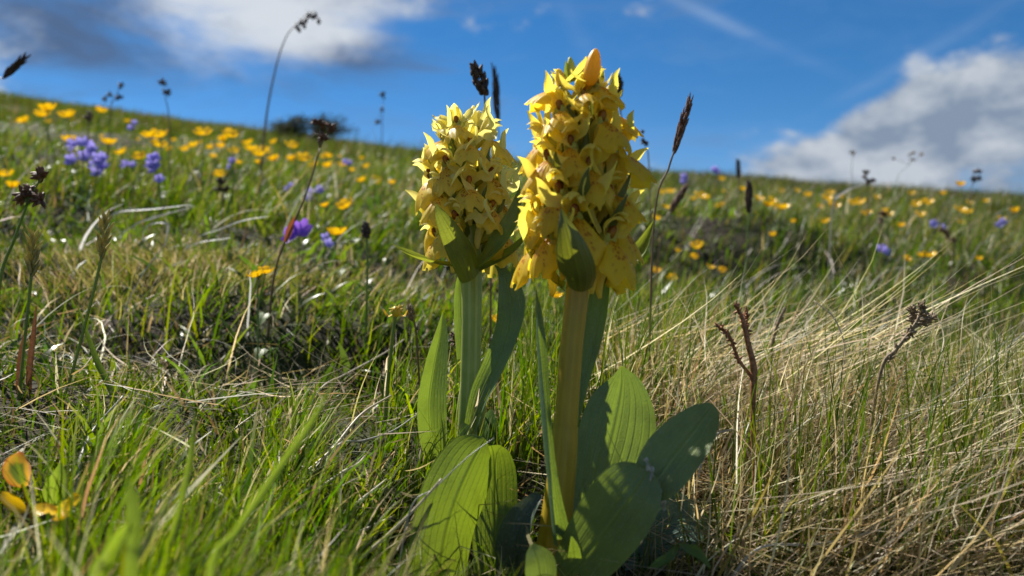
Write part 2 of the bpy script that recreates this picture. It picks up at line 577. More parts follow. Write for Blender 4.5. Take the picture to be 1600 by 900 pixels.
M_HUSK = husk_mat('husk_brown', (0.075, 0.035, 0.022), (0.22, 0.115, 0.07), (0.28, 0.14, 0.07))
M_HUSKD = husk_mat('husk_dark', (0.035, 0.024, 0.022), (0.13, 0.085, 0.06), (0.20, 0.12, 0.07), 0.25)
M_HUSKG = husk_mat('husk_straw', (0.30, 0.25, 0.07), (0.50, 0.43, 0.20), (0.55, 0.48, 0.16), 0.45)
M_TWIG = husk_mat('twig_red_brown', (0.17, 0.075, 0.035), (0.36, 0.17, 0.08), (0.35, 0.13, 0.05), 0.1)
M_TWIGG = husk_mat('twig_grey_brown', (0.12, 0.085, 0.05), (0.26, 0.19, 0.11), (0.2, 0.13, 0.06), 0.05)
M_BARK = husk_mat('juniper_bark', (0.05, 0.035, 0.025), (0.12, 0.09, 0.06), None, 0, 60)
M_JUN = husk_mat('juniper_needles', (0.020, 0.028, 0.014), (0.05, 0.055, 0.028), (0.06, 0.07, 0.02), 0.25, 40)

# grass: colour of each blade comes from its own attribute
M_GRASS, T = new_mat('grass_blades')
at = T.node('ShaderNodeAttribute', attribute_name='col')
gm = T.node('ShaderNodeHueSaturation')
gm.inputs['Saturation'].default_value = 1.15
gm.inputs['Value'].default_value = 1.85
T.put(gm.inputs['Color'], at.outputs['Color'])
finish(T, at.outputs['Color'], gm.outputs[0], 0.50, 0.42, 0.28)

M_HERBS, T = new_mat('herb_leaves')
at = T.node('ShaderNodeAttribute', attribute_name='col')
gm = T.node('ShaderNodeHueSaturation')
gm.inputs['Value'].default_value = 2.2
T.put(gm.inputs['Color'], at.outputs['Color'])
finish(T, at.outputs['Color'], gm.outputs[0], 0.42, 0.36, 0.45)

M_SOIL, T = new_mat('meadow_soil')
oc = objco(T)
n_a = T.noise(oc, 60, 6, 0.65)
n_b = T.noise(oc, 9, 4, 0.6)
c = T.mix(T.step(n_a, 0.35, 0.7), (0.014, 0.011, 0.007), (0.055, 0.042, 0.022))
c = T.mix(T.m('MULTIPLY', T.step(n_b, 0.4, 0.65), 0.7), c, (0.030, 0.046, 0.008))
finish(T, c, None, 0, 0.9, 0.2, bump=n_a, bstr=0.8, bdist=0.01)

# ------------------------------------------------------------------ ground sheet
g1 = np.concatenate([-np.geomspace(400, 2.2, 60), np.linspace(-2.0, 2.0, 150), np.geomspace(2.2, 400, 60)])
g2 = np.concatenate([-np.geomspace(60, 0.7, 22), np.linspace(-0.5, 3.0, 170), np.geomspace(3.05, 500, 90)])
X, Y = np.meshgrid(g1, g2)
Z = ground(X, Y)
ny, nx = X.shape
me = bpy.data.meshes.new('ground')
co = np.stack([X, Y, Z], -1).reshape(-1, 3)
idx = np.arange(ny * nx).reshape(ny, nx)
fa = np.stack([idx[:-1, :-1], idx[:-1, 1:], idx[1:, 1:], idx[1:, :-1]], -1).reshape(-1, 4)
me.from_pydata(co.tolist(), [], fa.tolist())
me.polygons.foreach_set('use_smooth', np.ones(len(me.polygons), dtype=bool))
me.materials.append(M_SOIL)
gr = bpy.data.objects.new('ground', me)
COL.objects.link(gr)
gr['kind'] = 'structure'
gr['label'] = 'sloping alpine hillside ground under the grass'


# ------------------------------------------------------------------ grass (numpy ribbons)
def vnoise(x, y, s, seed=0):
    """cheap value noise"""
    x = np.asarray(x) * s; y = np.asarray(y) * s
    xi = np.floor(x).astype(np.int64); yi = np.floor(y).astype(np.int64)
    fx = x - xi; fy = y - yi
    fx = fx * fx * (3 - 2 * fx); fy = fy * fy * (3 - 2 * fy)

    def h(i, j):
        k_ = (i * 374761393 + j * 668265263 + seed * 1442695041) & 0x7fffffff
        k_ = ((k_ ^ (k_ >> 13)) * 1274126177) & 0x7fffffff
        return ((k_ ^ (k_ >> 16)) & 0xffff) / 65535.0
    return (h(xi, yi) * (1 - fx) + h(xi + 1, yi) * fx) * (1 - fy) + (h(xi, yi + 1) * (1 - fx) + h(xi + 1, yi + 1) * fx) * fy


GREEN = np.array([[0.056, 0.096, 0.006], [0.082, 0.126, 0.006], [0.038, 0.078, 0.008], [0.115, 0.142, 0.007], [0.060, 0.090, 0.010]])
STRAW = np.array([[0.36, 0.29, 0.16], [0.42, 0.35, 0.22], [0.28, 0.21, 0.11], [0.48, 0.43, 0.31], [0.20, 0.135, 0.07], [0.30, 0.25, 0.12]])
OLIVE = np.array([[0.14, 0.12, 0.034], [0.11, 0.11, 0.030], [0.18, 0.145, 0.05]])
BLEACH = np.array([[0.50, 0.48, 0.42], [0.42, 0.40, 0.34]])


def pick(pal, n):
    c_ = pal[nr.integers(0, len(pal), n)]
    return np.clip(c_ * nr.uniform(0.8, 1.25, (n, 1)) * nr.uniform(0.92, 1.08, (n, 3)), 0, 0.8)


def blades(name, label, x, y, h, w, th0, curl, azm, colr, tipc=None, tipf=0.0, segs=5, z0=None, taper=1.6, twist=0.0, cat='grass'):
    """ribbons: th0 lean at the root (from vertical), curl extra lean at the tip, azm the heading of the lean"""
    n = len(x)
    z = ground(x, y) - 0.003 if z0 is None else z0
    L = segs + 1
    pts = np.zeros((n, L, 3)); pts[:, 0] = np.stack([x, y, z], -1)
    wob = nr.normal(0, 0.10, (n, L))
    for s_ in range(1, L):
        t = (s_ - 0.5) / segs
        th = th0 + curl * t ** 1.4
        a = azm + wob[:, s_] + twist * t
        dl = h / segs
        pts[:, s_, 0] = pts[:, s_ - 1, 0] + np.sin(th) * np.sin(a) * dl
        pts[:, s_, 1] = pts[:, s_ - 1, 1] + np.sin(th) * np.cos(a) * dl
        pts[:, s_, 2] = pts[:, s_ - 1, 2] + np.cos(th) * dl
    fa_ = nr.uniform(0, 2 * np.pi, n)
    sx, sy = np.cos(fa_), np.sin(fa_)
    side = np.stack([sx, sy, nr.uniform(-0.3, 0.3, n)], -1)
    tt = np.linspace(0, 1, L)
    prof = np.maximum(1 - tt ** taper, 0.06) * (0.75 + 0.5 * np.minimum(tt * 3, 1) * 0.5)
    half = 0.5 * w[:, None] * prof[None]
    v = np.zeros((n, L, 2, 3))
    v[:, :, 0] = pts - side[:, None] * half[..., None]
    v[:, :, 1] = pts + side[:, None] * half[..., None]
    base = np.arange(n)[:, None] * (L * 2)
    k_ = np.arange(segs)[None] * 2
    q = np.stack([base + k_, base + k_ + 1, base + k_ + 3, base + k_ + 2], -1).reshape(-1, 4)
    me = bpy.data.meshes.new(name)
    nv = n * L * 2
    me.vertices.add(nv)
    me.vertices.foreach_set('co', v.reshape(-1).astype(np.float32))
    nf = len(q)
    me.loops.add(nf * 4)
    me.loops.foreach_set('vertex_index', q.reshape(-1).astype(np.int32))
    me.polygons.add(nf)
    me.polygons.foreach_set('loop_start', (np.arange(nf) * 4).astype(np.int32))
    me.polygons.foreach_set('use_smooth', np.ones(nf, dtype=bool))
    me.update(calc_edges=True)
    ca = me.color_attributes.new('col', 'FLOAT_COLOR', 'POINT')
    cv_ = np.ones((n, L, 2, 4), np.float32)
    if tipc is None: tipc = colr
    bl = (np.clip((tt[None] - 0.45) / 0.55, 0, 1) ** 2 * (tipf if np.ndim(tipf) else np.full(n, tipf))[:, None])[..., None]
    cm = colr[:, None] * (1 - bl) + tipc[:, None] * bl
    cv_[:, :, 0, :3] = cm; cv_[:, :, 1, :3] = cm
    ca.data.foreach_set('color', cv_.reshape(-1))
    me.materials.append(M_GRASS)
    ob = bpy.data.objects.new(name, me)
    COL.objects.link(ob)
    tag(ob, label, cat, kind='stuff')
    return ob


def fan(n, y0, y1, spread=0.85, pw=1.0):
    """random ground points inside the fan the camera can see, with a margin"""
    t = nr.uniform(0, 1, n)
    y = (y0 ** (2 - pw) + t * (y1 ** (2 - pw) - y0 ** (2 - pw))) ** (1 / (2 - pw))
    x = nr.uniform(-spread, spread, n) * (y + 0.12)
    return x, y


def cap_height(x, y, h, lim_fn, leanx=0.0):
    """keep tips below the line of sight to what the photograph shows behind (lim_fn: pixel column -> pixel row)"""
    px = 800 + (x + leanx) / y * F
    lim = lim_fn(px, y)
    zmax = CZ + (450 - lim) / F * y
    hm = zmax - ground(x, y)
    return np.minimum(h, hm), hm > 0.012


def near_lim(px, y):
    lim = np.where(px < 560, 640 + 60 * np.sin(px / 47.0), 800.0)
    lim = np.where((px > 560) & (px < 660), 690, lim)
    lim = np.where((px < 160) & (y < 0.31), 800, lim)
    lim = np.where((px > 640) & (px < 830), np.where(y < 0.36, 885, np.where(y < 0.45, 640, 520)), lim)
    lim = np.where((px >= 830) & (px < 1140), np.where(y < 0.33, 872, np.where(y < 0.40, 780, 470)), lim)
    lim = np.where(px >= 1140, 525 + 60 * np.exp(-((px - 1170) / 60.0) ** 2) + 40 * np.exp(-((px - 1420) / 50.0) ** 2), lim)
    lim = np.where((px >= 1080) & (px < 1160) & (y < 0.36), 800, lim)
    return lim + nr.uniform(-25, 60, len(px))


PI = math.pi


def holl_fn(x, y):
    return np.exp(-((x - 0.34) / 0.24) ** 2 - ((y - 1.25) / 0.14) ** 2) + np.exp(-((x + 0.25) / 0.22) ** 2 - ((y - 0.56) / 0.06) ** 2)


# --- moss, tiny leaves: the low understorey near the camera
x, y = fan(62000, 0.15, 1.3, 0.95, 0.9)
n = len(x)
cl = vnoise(x, y, 22, 3)
col_ = pick(GREEN, n) * (0.5 + 0.4 * cl[:, None])
br = nr.random(n) < 0.22
col_[br] = pick(STRAW, br.sum()) * 0.5
blades('moss_understorey', 'low mossy green undergrowth covering the soil between grass tufts', x, y, nr.uniform(0.008, 0.026, n) * (0.6 + cl), nr.uniform(0.0010, 0.0030, n),
       nr.uniform(0.1, 1.1, n), nr.uniform(0, 0.9, n), nr.uniform(0, 2 * PI, n), col_, segs=3, taper=1.3, cat='moss')

# --- left foreground: fresh green blades leaning to the right
x, y = fan(29000, 0.17, 0.62, 0.95, 0.9)
k_ = (x < 0.02 * y + 0.0) | (nr.random(len(x)) < 0.0)
x, y = x[k_], y[k_]
dens = vnoise(x, y, 26, 8)
k_ = dens > 0.22
x, y = x[k_], y[k_]
n = len(x)
h = nr.uniform(0.035, 0.105, n) * (0.6 + 0.6 * vnoise(x, y, 12, 4))
h, ok = cap_height(x, y, h, near_lim, 0.02)
dark_gap = 1.2 * np.exp(-((x + 0.25) / 0.22) ** 2 - ((y - 0.56) / 0.065) ** 2) > nr.random(n)
ok &= ~(dark_gap & (nr.random(n) < 0.85))
x, y, h = x[ok], y[ok], h[ok]; n = len(x)
col_ = pick(GREEN, n) * 1.2
st_ = nr.random(n) < 0.11
col_[st_] = pick(STRAW, st_.sum())
blades('foreground_grass', 'fresh green grass blades leaning over in front of the tussock', x, y, h, np.clip(nr.lognormal(-6.65, 0.5, n), 0.0005, 0.0042),
       np.abs(nr.normal(0.3, 0.26, n)), nr.uniform(0.0, 1.2, n), nr.normal(1.15, 1.15, n), col_, pick(STRAW, n), (nr.random(n) < 0.3) * 0.9, segs=6)

# --- blades close to the lens, soft with blur
n = 1500
y = nr.uniform(0.15, 0.25, n); px = nr.uniform(-250, 600, n); x = (px - 800) / F * y
h = nr.uniform(0.04, 0.11, n)
h, ok = cap_height(x, y, h, lambda p, d: 765 + 45 * np.sin(p / 60.0) + nr.uniform(-50, 110, len(p)) + np.where(p > 520, 90, 0) + np.where(p < 170, 75, 0), 0.02)
x, y, h = x[ok], y[ok], h[ok]; n = len(x)
col_ = pick(GREEN, n) * 1.2; gg = nr.random(n) < 0.08
col_[gg] = pick(STRAW, gg.sum())
blades('lens_side_grass', 'soft green blades close in front, low across the foreground', x, y, h, nr.uniform(0.0010, 0.0024, n),
       np.abs(nr.normal(0.35, 0.2, n)), nr.uniform(0.0, 0.7, n), nr.normal(1.3, 0.6, n), col_, pick(STRAW, n), (nr.random(n) < 0.15) * 0.8, segs=6)

# --- left tussock of fine olive grass behind the dark gap
n = 10500
rr = np.abs(nr.normal(0, 1, n)); aa = nr.uniform(0, 2 * PI, n)
x = -0.36 + rr * np.cos(aa) * 0.13; y = 0.78 + rr * np.sin(aa) * 0.065
k_ = (y > 0.60)
x, y = x[k_], y[k_]; n = len(x)
outx = (x + 0.36) / 0.13
col_ = pick(OLIVE, n); gg = nr.random(n) < 0.35
col_[gg] = pick(GREEN, gg.sum()); gg = nr.random(n) < 0.33
col_[gg] = pick(STRAW, gg.sum()) * 0.8
h = nr.uniform(0.045, 0.10, n)
h, ok = cap_height(x, y, h, lambda p, d: 415 + nr.uniform(-45, 70, len(p)), 0.0)
h = np.maximum(h, 0.015)
blades('olive_tussock', 'fine olive and tan grass tussock above the dark hollow', x, y, h, nr.uniform(0.0007, 0.0013, n),
       np.abs(nr.normal(0.45, 0.3, n)), nr.uniform(0.3, 1.5, n), np.arctan2(outx + nr.normal(0.3, 0.5, n), -0.4 + nr.normal(0, 0.8, n)), col_, segs=7)

# --- right straw tussock
n = 12000
x = nr.uniform(0.03, 0.60, n); y = nr.uniform(0.31, 0.74, n)
k_ = (vnoise(x, y, 20, 9) > 0.22) & (x > 0.11 * y)
x, y = x[k_], y[k_]; n = len(x)
h = nr.uniform(0.05, 0.135, n)
h, ok = cap_height(x, y, h * 1.0, near_lim, 0.03)
x, y, h = x[ok], y[ok], h[ok]; n = len(x)
col_ = pick(STRAW, n); gg = nr.random(n) < 0.22
col_[gg] = pick(OLIVE, gg.sum())
blades('straw_tussock', 'dry straw coloured grass tussock sweeping over beside the orchid leaves', x, y, h, np.clip(nr.lognormal(-6.95, 0.4, n), 0.0004, 0.0024),
       np.clip(np.abs(nr.normal(0.8, 0.42, n)), 0, 1.5), nr.normal(0.2, 0.55, n), nr.normal(1.35, 0.85, n), col_, segs=6)
# lying litter
n = 5000
x = nr.uniform(0.03, 0.55, n); y = nr.uniform(0.29, 0.62, n)
blades('straw_litter', 'matted dead straw lying flat around the dry tussock', x, y, nr.uniform(0.03, 0.09, n), nr.uniform(0.0007, 0.0015, n),
       nr.uniform(1.2, 1.6, n), nr.normal(0, 0.25, n), nr.uniform(0, 2 * PI, n), pick(STRAW, n) * 0.9, segs=4, z0=ground(x, y) + nr.uniform(0.002, 0.018, n))
n = 1100
x = nr.uniform(-0.45, 0.02, n); y = nr.uniform(0.24, 0.62, n)
blades('thatch_litter', 'scraps of dead thatch lying under the fresh green grass', x, y, nr.uniform(0.015, 0.07, n), np.clip(nr.lognormal(-6.7, 0.4, n), 0.0005, 0.003),
       nr.uniform(1.1, 1.6, n), nr.normal(0, 0.35, n), nr.uniform(0, 2 * PI, n), pick(STRAW, n) * 0.8, segs=4, z0=ground(x, y) + nr.uniform(0.002, 0.025, n))
n = 1500
x = nr.uniform(0.05, 0.60, n); y = nr.uniform(0.32, 0.60, n)
k_ = ~((x / y * F + 800 < 1130) & (y < 0.40))
x, y = x[k_], y[k_]; n = len(x)
blades('lodged_straw', 'bright lodged straws lying over the dry tussock', x, y, nr.uniform(0.06, 0.15, n), np.clip(nr.lognormal(-6.75, 0.3, n), 0.0006, 0.0022),
       nr.uniform(0.95, 1.45, n), nr.normal(0.05, 0.3, n), nr.normal(1.35, 0.8, n), pick(STRAW[[0, 1, 3, 3]], n) * 1.1, segs=5, z0=ground(x, y) + nr.uniform(0.004, 0.045, n))
# green blades standing in the straw
n = 5200
x = nr.uniform(-0.04, 0.60, n); y = nr.uniform(0.33, 0.80, n)
k_ = (vnoise(x, y, 14, 21) > 0.35)
x, y = x[k_], y[k_]; n = len(x)
h = nr.uniform(0.06, 0.15, n)
h, ok = cap_height(x, y, h, lambda p, d: near_lim(p, d) - 40, 0.01)
x, y, h = x[ok], y[ok], h[ok]; n = len(x)
blades('green_blades', 'thin upright green blades growing up through the dry straw tussock', x, y, h, nr.uniform(0.0009, 0.0016, n),
       np.abs(nr.normal(0.12, 0.12, n)), nr.uniform(0.0, 0.45, n), nr.normal(1.0, 1.4, n), pick(GREEN, n), pick(STRAW, n), (nr.random(n) < 0.3) * 0.8, segs=7)

# longer blades that rise clear of the tussocks
n = 420
y = nr.uniform(0.38, 0.62, n); px = np.where(nr.random(n) < 0.72, nr.uniform(930, 1750, n), nr.uniform(-150, 620, n)); x = (px - 800) / F * y
h = nr.uniform(0.09, 0.19, n)
h, ok = cap_height(x, y, h, lambda p, d: np.where(p > 900, 400, 540) + nr.uniform(-15, 160, len(p)), 0.01)
x, y, h = x[ok], y[ok], h[ok]; n = len(x)
col_ = pick(GREEN, n); gg = nr.random(n) < 0.35
col_[gg] = pick(STRAW, gg.sum())
blades('tall_grass', 'long thin blades arching clear above the tussocks', x, y, h, nr.uniform(0.0009, 0.0017, n),
       np.abs(nr.normal(0.15, 0.15, n)), nr.uniform(0.0, 1.0, n), nr.normal(1.2, 1.0, n), col_, pick(STRAW, n), (nr.random(n) < 0.4) * 0.9, segs=10)

# --- middle distance
x, y = fan(70000, 0.55, 3.6, 0.9, 0.75)
cl = vnoise(x, y, 5.5, 31); cl2 = vnoise(x, y, 1.7, 5)
k_ = (cl + 0.30 * nr.random(len(x)) + 0.25 * vnoise(x, y, 17, 12) > 0.46)
holl = np.exp(-((x - 0.34) / 0.24) ** 2 - ((y - 1.25) / 0.14) ** 2) + 1.3 * np.exp(-((x + 0.25) / 0.22) ** 2 - ((y - 0.56) / 0.07) ** 2)
k_ &= holl < nr.uniform(0.35, 1.5, len(x))
k_ &= ~((x < -0.15) & (x > -0.6) & (y < 0.93) & (nr.random(len(x)) < 0.6))
x, y, cl, cl2 = x[k_], y[k_], cl[k_], cl2[k_]
n = len(x)
h = nr.uniform(0.03, 0.105, n) * (0.35 + 0.95 * cl)
h, ok = cap_height(x, y, h, lambda p, d: np.where(d < 1.0, np.where((p > 560) & (p < 1100), 440, 405), 240) + nr.uniform(-30, 30, len(p)), 0.01)
x, y, h, cl, cl2 = x[ok], y[ok], h[ok], cl[ok], cl2[ok]; n = len(x)
col_ = pick(GREEN, n) * np.where(y > 1.1, 0.85, 1.0)[:, None]
gg = nr.random(n) < 0.10 + 0.22 * cl2
col_[gg] = pick(OLIVE, gg.sum())
gg = nr.random(n) < 0.05
col_[gg] = pick(STRAW, gg.sum())
blades('meadow_grass', 'rough green meadow grass on the slope behind the orchids', x, y, h, nr.uniform(0.0014, 0.0038, n) * np.clip(0.6 + 0.3 * y, 0.7, 1.6),
       np.abs(nr.normal(0.35, 0.25, n)), nr.uniform(0.0, 1.1, n), nr.normal(1.1, 1.1, n), col_, pick(STRAW, n), (nr.random(n) < 0.12) * 0.8, segs=4)

x, y = fan(40000, 1.05, 4.2, 0.95, 0.9)
n = len(x)
cl = vnoise(x, y, 4, 61)
col_ = pick(GREEN, n) * 0.8; gg = nr.random(n) < 0.25
col_[gg] = pick(OLIVE, gg.sum()) * 0.7
blades('slope_grass', 'short dense turf filling the slope behind the tussocks', x, y, nr.uniform(0.02, 0.07, n) * (0.6 + 0.6 * cl), nr.uniform(0.002, 0.005, n),
       np.abs(nr.normal(0.4, 0.3, n)), nr.uniform(0.0, 1.1, n), nr.normal(1.1, 1.3, n), col_, segs=3)

# rounded herb leaves between the grasses
x, y = fan(13000, 0.30, 2.6, 0.9, 0.8)
k_ = (vnoise(x, y, 9, 51) > 0.42) & (holl_fn(x, y) < 1.6)
x, y = x[k_], y[k_]; n = len(x)
px = 800 + x / y * F
k_ = ~((y < 0.44) & (px > 640) & (px < 1500)) & ~((y < 0.75) & (px > 1000))
x, y = x[k_], y[k_]; n = len(x)
ho = blades('meadow_herbs', 'small rounded herb leaves tucked between the meadow grasses', x, y, nr.uniform(0.012, 0.05, n), nr.uniform(0.003, 0.0075, n),
            nr.uniform(0.1, 0.9, n), nr.uniform(0.2, 1.4, n), nr.uniform(0, 2 * PI, n), pick(GREEN, n) * nr.uniform(0.6, 1.15, (n, 1)), segs=5, taper=3.2, cat='herbs')
ho.data.materials[0] = M_HERBS

# bleached bent blades catching the sun in the middle distance
x, y = fan(420, 0.6, 2.6, 0.9, 0.6)
n = len(x)
blades('bleached_grass', 'bleached bent dead blades scattered through the meadow', x, y, nr.uniform(0.05, 0.13, n), nr.uniform(0.0015, 0.0035, n),
       nr.uniform(0.2, 0.9, n), nr.uniform(0.4, 1.4, n), nr.normal(1.2, 0.8, n), pick(BLEACH, n) * 0.7, segs=6, cat='dead grass')

# --- hillside up to and just past the skyline
x, y = fan(150000, 3.2, 17.0, 0.95, 1.0)
cl = vnoise(x, y, 1.6, 77); cl2 = vnoise(x, y, 0.6, 15)
n = len(x)
col_ = pick(GREEN, n) * 0.6
gg = nr.random(n) < 0.25 + 0.5 * cl2 * np.clip(y / 8, 0.3, 1)
col_[gg] = pick(OLIVE, gg.sum()) * 0.48
gg = nr.random(n) < 0.02
col_[gg] = pick(STRAW, gg.sum()) * 0.6
blades('hillside_grass', 'olive green grass covering the far hillside up to the skyline', x, y, nr.uniform(0.04, 0.13, n) * (0.5 + cl), nr.uniform(0.003, 0.007, n) * np.clip(y / 5, 0.8, 2.2),
       np.abs(nr.normal(0.3, 0.25, n)), nr.uniform(0.0, 0.9, n), nr.normal(1.1, 1.2, n), col_, segs=3)

# grass to either side of what the photograph frames
n = 60000
t_ = nr.uniform(0, 1, n)
y = 0.12 * (16.0 / 0.12) ** t_
x = np.where(nr.random(n) < 0.5, -1, 1) * nr.uniform(0.82, 2.4, n) * (y + 0.1)
y = y * nr.uniform(0.7, 1.1, n) - 0.1
col_ = pick(GREEN, n) * 0.85; gg = nr.random(n) < 0.25
col_[gg] = pick(OLIVE, gg.sum()) * 0.7
dist = np.sqrt(x * x + y * y)
blades('verge_grass', 'green hill grass carrying on to either side', x, y, nr.uniform(0.03, 0.10, n), np.clip(0.0022 * dist ** 0.8, 0.0014, 0.016),
       np.abs(nr.normal(0.35, 0.25, n)), nr.uniform(0.0, 1.0, n), nr.normal(1.1, 1.2, n), col_, segs=4)

# curled bleached tangle in the dark hollow
n = 70
x = nr.normal(-0.31, 0.045, n); y = nr.normal(0.575, 0.03, n)
blades('bleached_tangle', 'tangle of curled bleached dead grass in the dark hollow', x, y, nr.uniform(0.04, 0.10, n), nr.uniform(0.0007, 0.0016, n),
       nr.uniform(0.2, 1.3, n), nr.uniform(0.6, 3.2, n), nr.uniform(0, 2 * PI, n), pick(BLEACH, n) * 0.95, segs=9, twist=1.3, cat='dead grass')

# ------------------------------------------------------------------ orchids
CM = 0.01


def flower_meshes(tagname, m_lip, m_sep, seed):
    """one orchid flower, mouth towards +X, in centimetres scaled to metres; several loose variants"""
    q = random.Random(seed)
    Tx, Tz = 0.95, 0.45
    out = {}
    b = MB()
    b.tube([(0, 0, 0), (0.35, 0, 0.30), (0.75, 0, 0.48), (Tx, 0, Tz)], [0.12, 0.17, 0.19, 0.21], 8, 8)
    out['flower'] = b
    # lip: broad, shallowly lobed, sides folded back, wavy rim
    b = MB(); rows, us = [], []
    ns, nt = 14, 17
    a0, a1 = R(q.uniform(-30, -12)), R(q.uniform(-95, -70))
    ph = q.uniform(0, 6)
    wk = q.uniform(0.9, 1.12)
    px_, pz_ = Tx - 0.05, Tz - 0.02
    LL = q.uniform(1.2, 1.4)
    for i in range(ns):
        s_ = i / (ns - 1)
        ang = a0 + (a1 - a0) * (s_ ** 0.7)
        if i:
            px_ += math.cos(ang) * LL / (ns - 1); pz_ += math.sin(ang) * LL / (ns - 1)
        hw = (0.18 + 0.56 * min(1, s_ / 0.6) ** 0.9 - 0.16 * max(0, (s_ - 0.65) / 0.35) ** 2) * wk
        nx_, nz_ = -math.sin(ang), math.cos(ang)
        row, ur = [], []
        for j in range(nt):
            t = -1 + 2 * j / (nt - 1)
            fold = -0.55 * abs(t) ** 2.2 * hw * (0.5 + s_) + 0.06 * math.exp(-(t / 0.2) ** 2)
            lob = 0.12 * math.cos(3 * PI * t) * s_ ** 3 - 0.16 * t * t * s_ ** 2 + 0.04 * math.sin(23 * t + ph) * s_ ** 5
            rip = 0.07 * math.sin(8 * t + ph + 3 * s_) * s_ * abs(t) + 0.06 * math.sin(17 * t + 2 * ph) * s_ ** 4
            row.append((px_ + nx_ * (fold + rip) + math.cos(ang) * lob, t * hw * (1 - 0.10 * abs(t) ** 3), pz_ + nz_ * (fold + rip) + math.sin(ang) * lob))
            ur.append((j / (nt - 1), s_))
        rows.append(row); us.append(ur)
    b.grid(rows, us); out['lip'] = b
    # hood: dorsal sepal and the two petals leaning together over the throat, tips free
    b = MB()
    for (sg, hw, rise, fwd, lat) in ((0, 0.23, 0.72, 0.42, 0.0), (1, 0.17, 0.58, 0.40, 0.24), (-1, 0.17, 0.58, 0.40, -0.24)):
        o1, o2 = q.uniform(-0.08, 0.08), q.uniform(-0.10, 0.10)
        b.leaf([(Tx - 0.12, lat * 0.5, Tz + 0.06, hw * 0.5), (Tx - 0.12, lat * 0.95, Tz + 0.34, hw), (Tx + 0.04, lat * 1.0, Tz + rise * 0.88, hw),
                (Tx + fwd * 0.75, lat * 0.7 + o1 * 0.5, Tz + rise + 0.02 + o2 * 0.4, hw * 0.7), (Tx + fwd + 0.12, lat * 0.5 + o1, Tz + rise - 0.10 + o2, 0.015)],
               [(1, -sg * 0.8, 0.0), (1, -sg * 0.8, -0.1), (0.8, -sg * 0.7, -0.6), (0.2, -sg * 0.5, -1), (-0.1, -sg * 0.5, -1)], 10, 5, cup=0.55, wave=0.12)
    out['hood'] = b
    # two lateral sepals, lifted like wings and curling at the tip
    for sgn, nm in ((1, 'sepal_a'), (-1, 'sepal_b')):
        b = MB()
        o1, o2, o3 = q.uniform(-0.15, 0.15), q.uniform(-0.25, 0.25), q.uniform(-0.2, 0.25)
        b.leaf([(Tx - 0.08, sgn * 0.18, Tz + 0.10, 0.08), (Tx - 0.05, sgn * 0.46, Tz + 0.30 + o1, 0.19), (Tx - 0.08 + o1, sgn * 0.78, Tz + 0.58 + o2, 0.19),
                (Tx - 0.12 + o3, sgn * 1.0, Tz + 0.90 + o2, 0.11), (Tx - 0.02 + o3 * 1.6, sgn * 1.08, Tz + 1.10 + o2 * 1.2, 0.012)],
               [(0.7, -sgn * 0.6, 0.3), (0.8, -sgn * 0.5, 0.1), (0.8, -sgn * 0.4 + o1, 0.0), (0.5, -sgn * 0.7, 0.2), (0.2, -sgn * 0.9, 0.3)], 11, 5, cup=0.5, wave=0.3)
        out[nm] = b
    b = MB()
    b.tube([(Tx - 0.02, 0, Tz - 0.05), (0.72, 0, 0.14), (0.50, 0, -0.30), (0.46, 0, -0.72), (0.52, 0, -0.98)], [0.20, 0.18, 0.155, 0.12, 0.06], 8, 10)
    out['spur'] = b
    b = MB()
    b.ball((Tx + 0.0, 0, Tz + 0.20), (0.12, 0.20), (0.4, 0, 1), 8, 6, bump=0.12)
    out['column'] = b
    mats = {'flower': M_TUBE, 'lip': m_lip, 'hood': m_sep, 'sepal_a': m_sep, 'sepal_b': m_sep, 'spur': m_sep, 'column': M_THROAT}
    res = {}
    for k2, b in out.items():
        b.v = [(v[0] * CM, v[1] * CM, v[2] * CM) for v in b.v]
        res[k2] = b.mesh(tagname + '_' + k2.split('_')[0], mats[k2])
    return res


def bract_mesh(mat, L=1.0, hw=0.2, seed=0):
    q = random.Random(seed)
    b = MB()
    c_ = q.uniform(-0.1, 0.15)
    b.leaf([(0, 0, -0.05, hw * 0.7), (0.35 * L, 0, 0.10 * L, hw), (0.72 * L, 0, 0.42 * L + c_, hw * 0.8), (0.95 * L, 0, 0.85 * L + c_, hw * 0.4), (1.02 * L, 0.05, 1.08 * L + c_, 0.01)],
           (-0.5, 0, 0.85), 10, 5, cup=0.7)
    b.v = [(v[0] * CM, v[1] * CM, v[2] * CM) for v in b.v]
    return b.mesh('bract', mat)


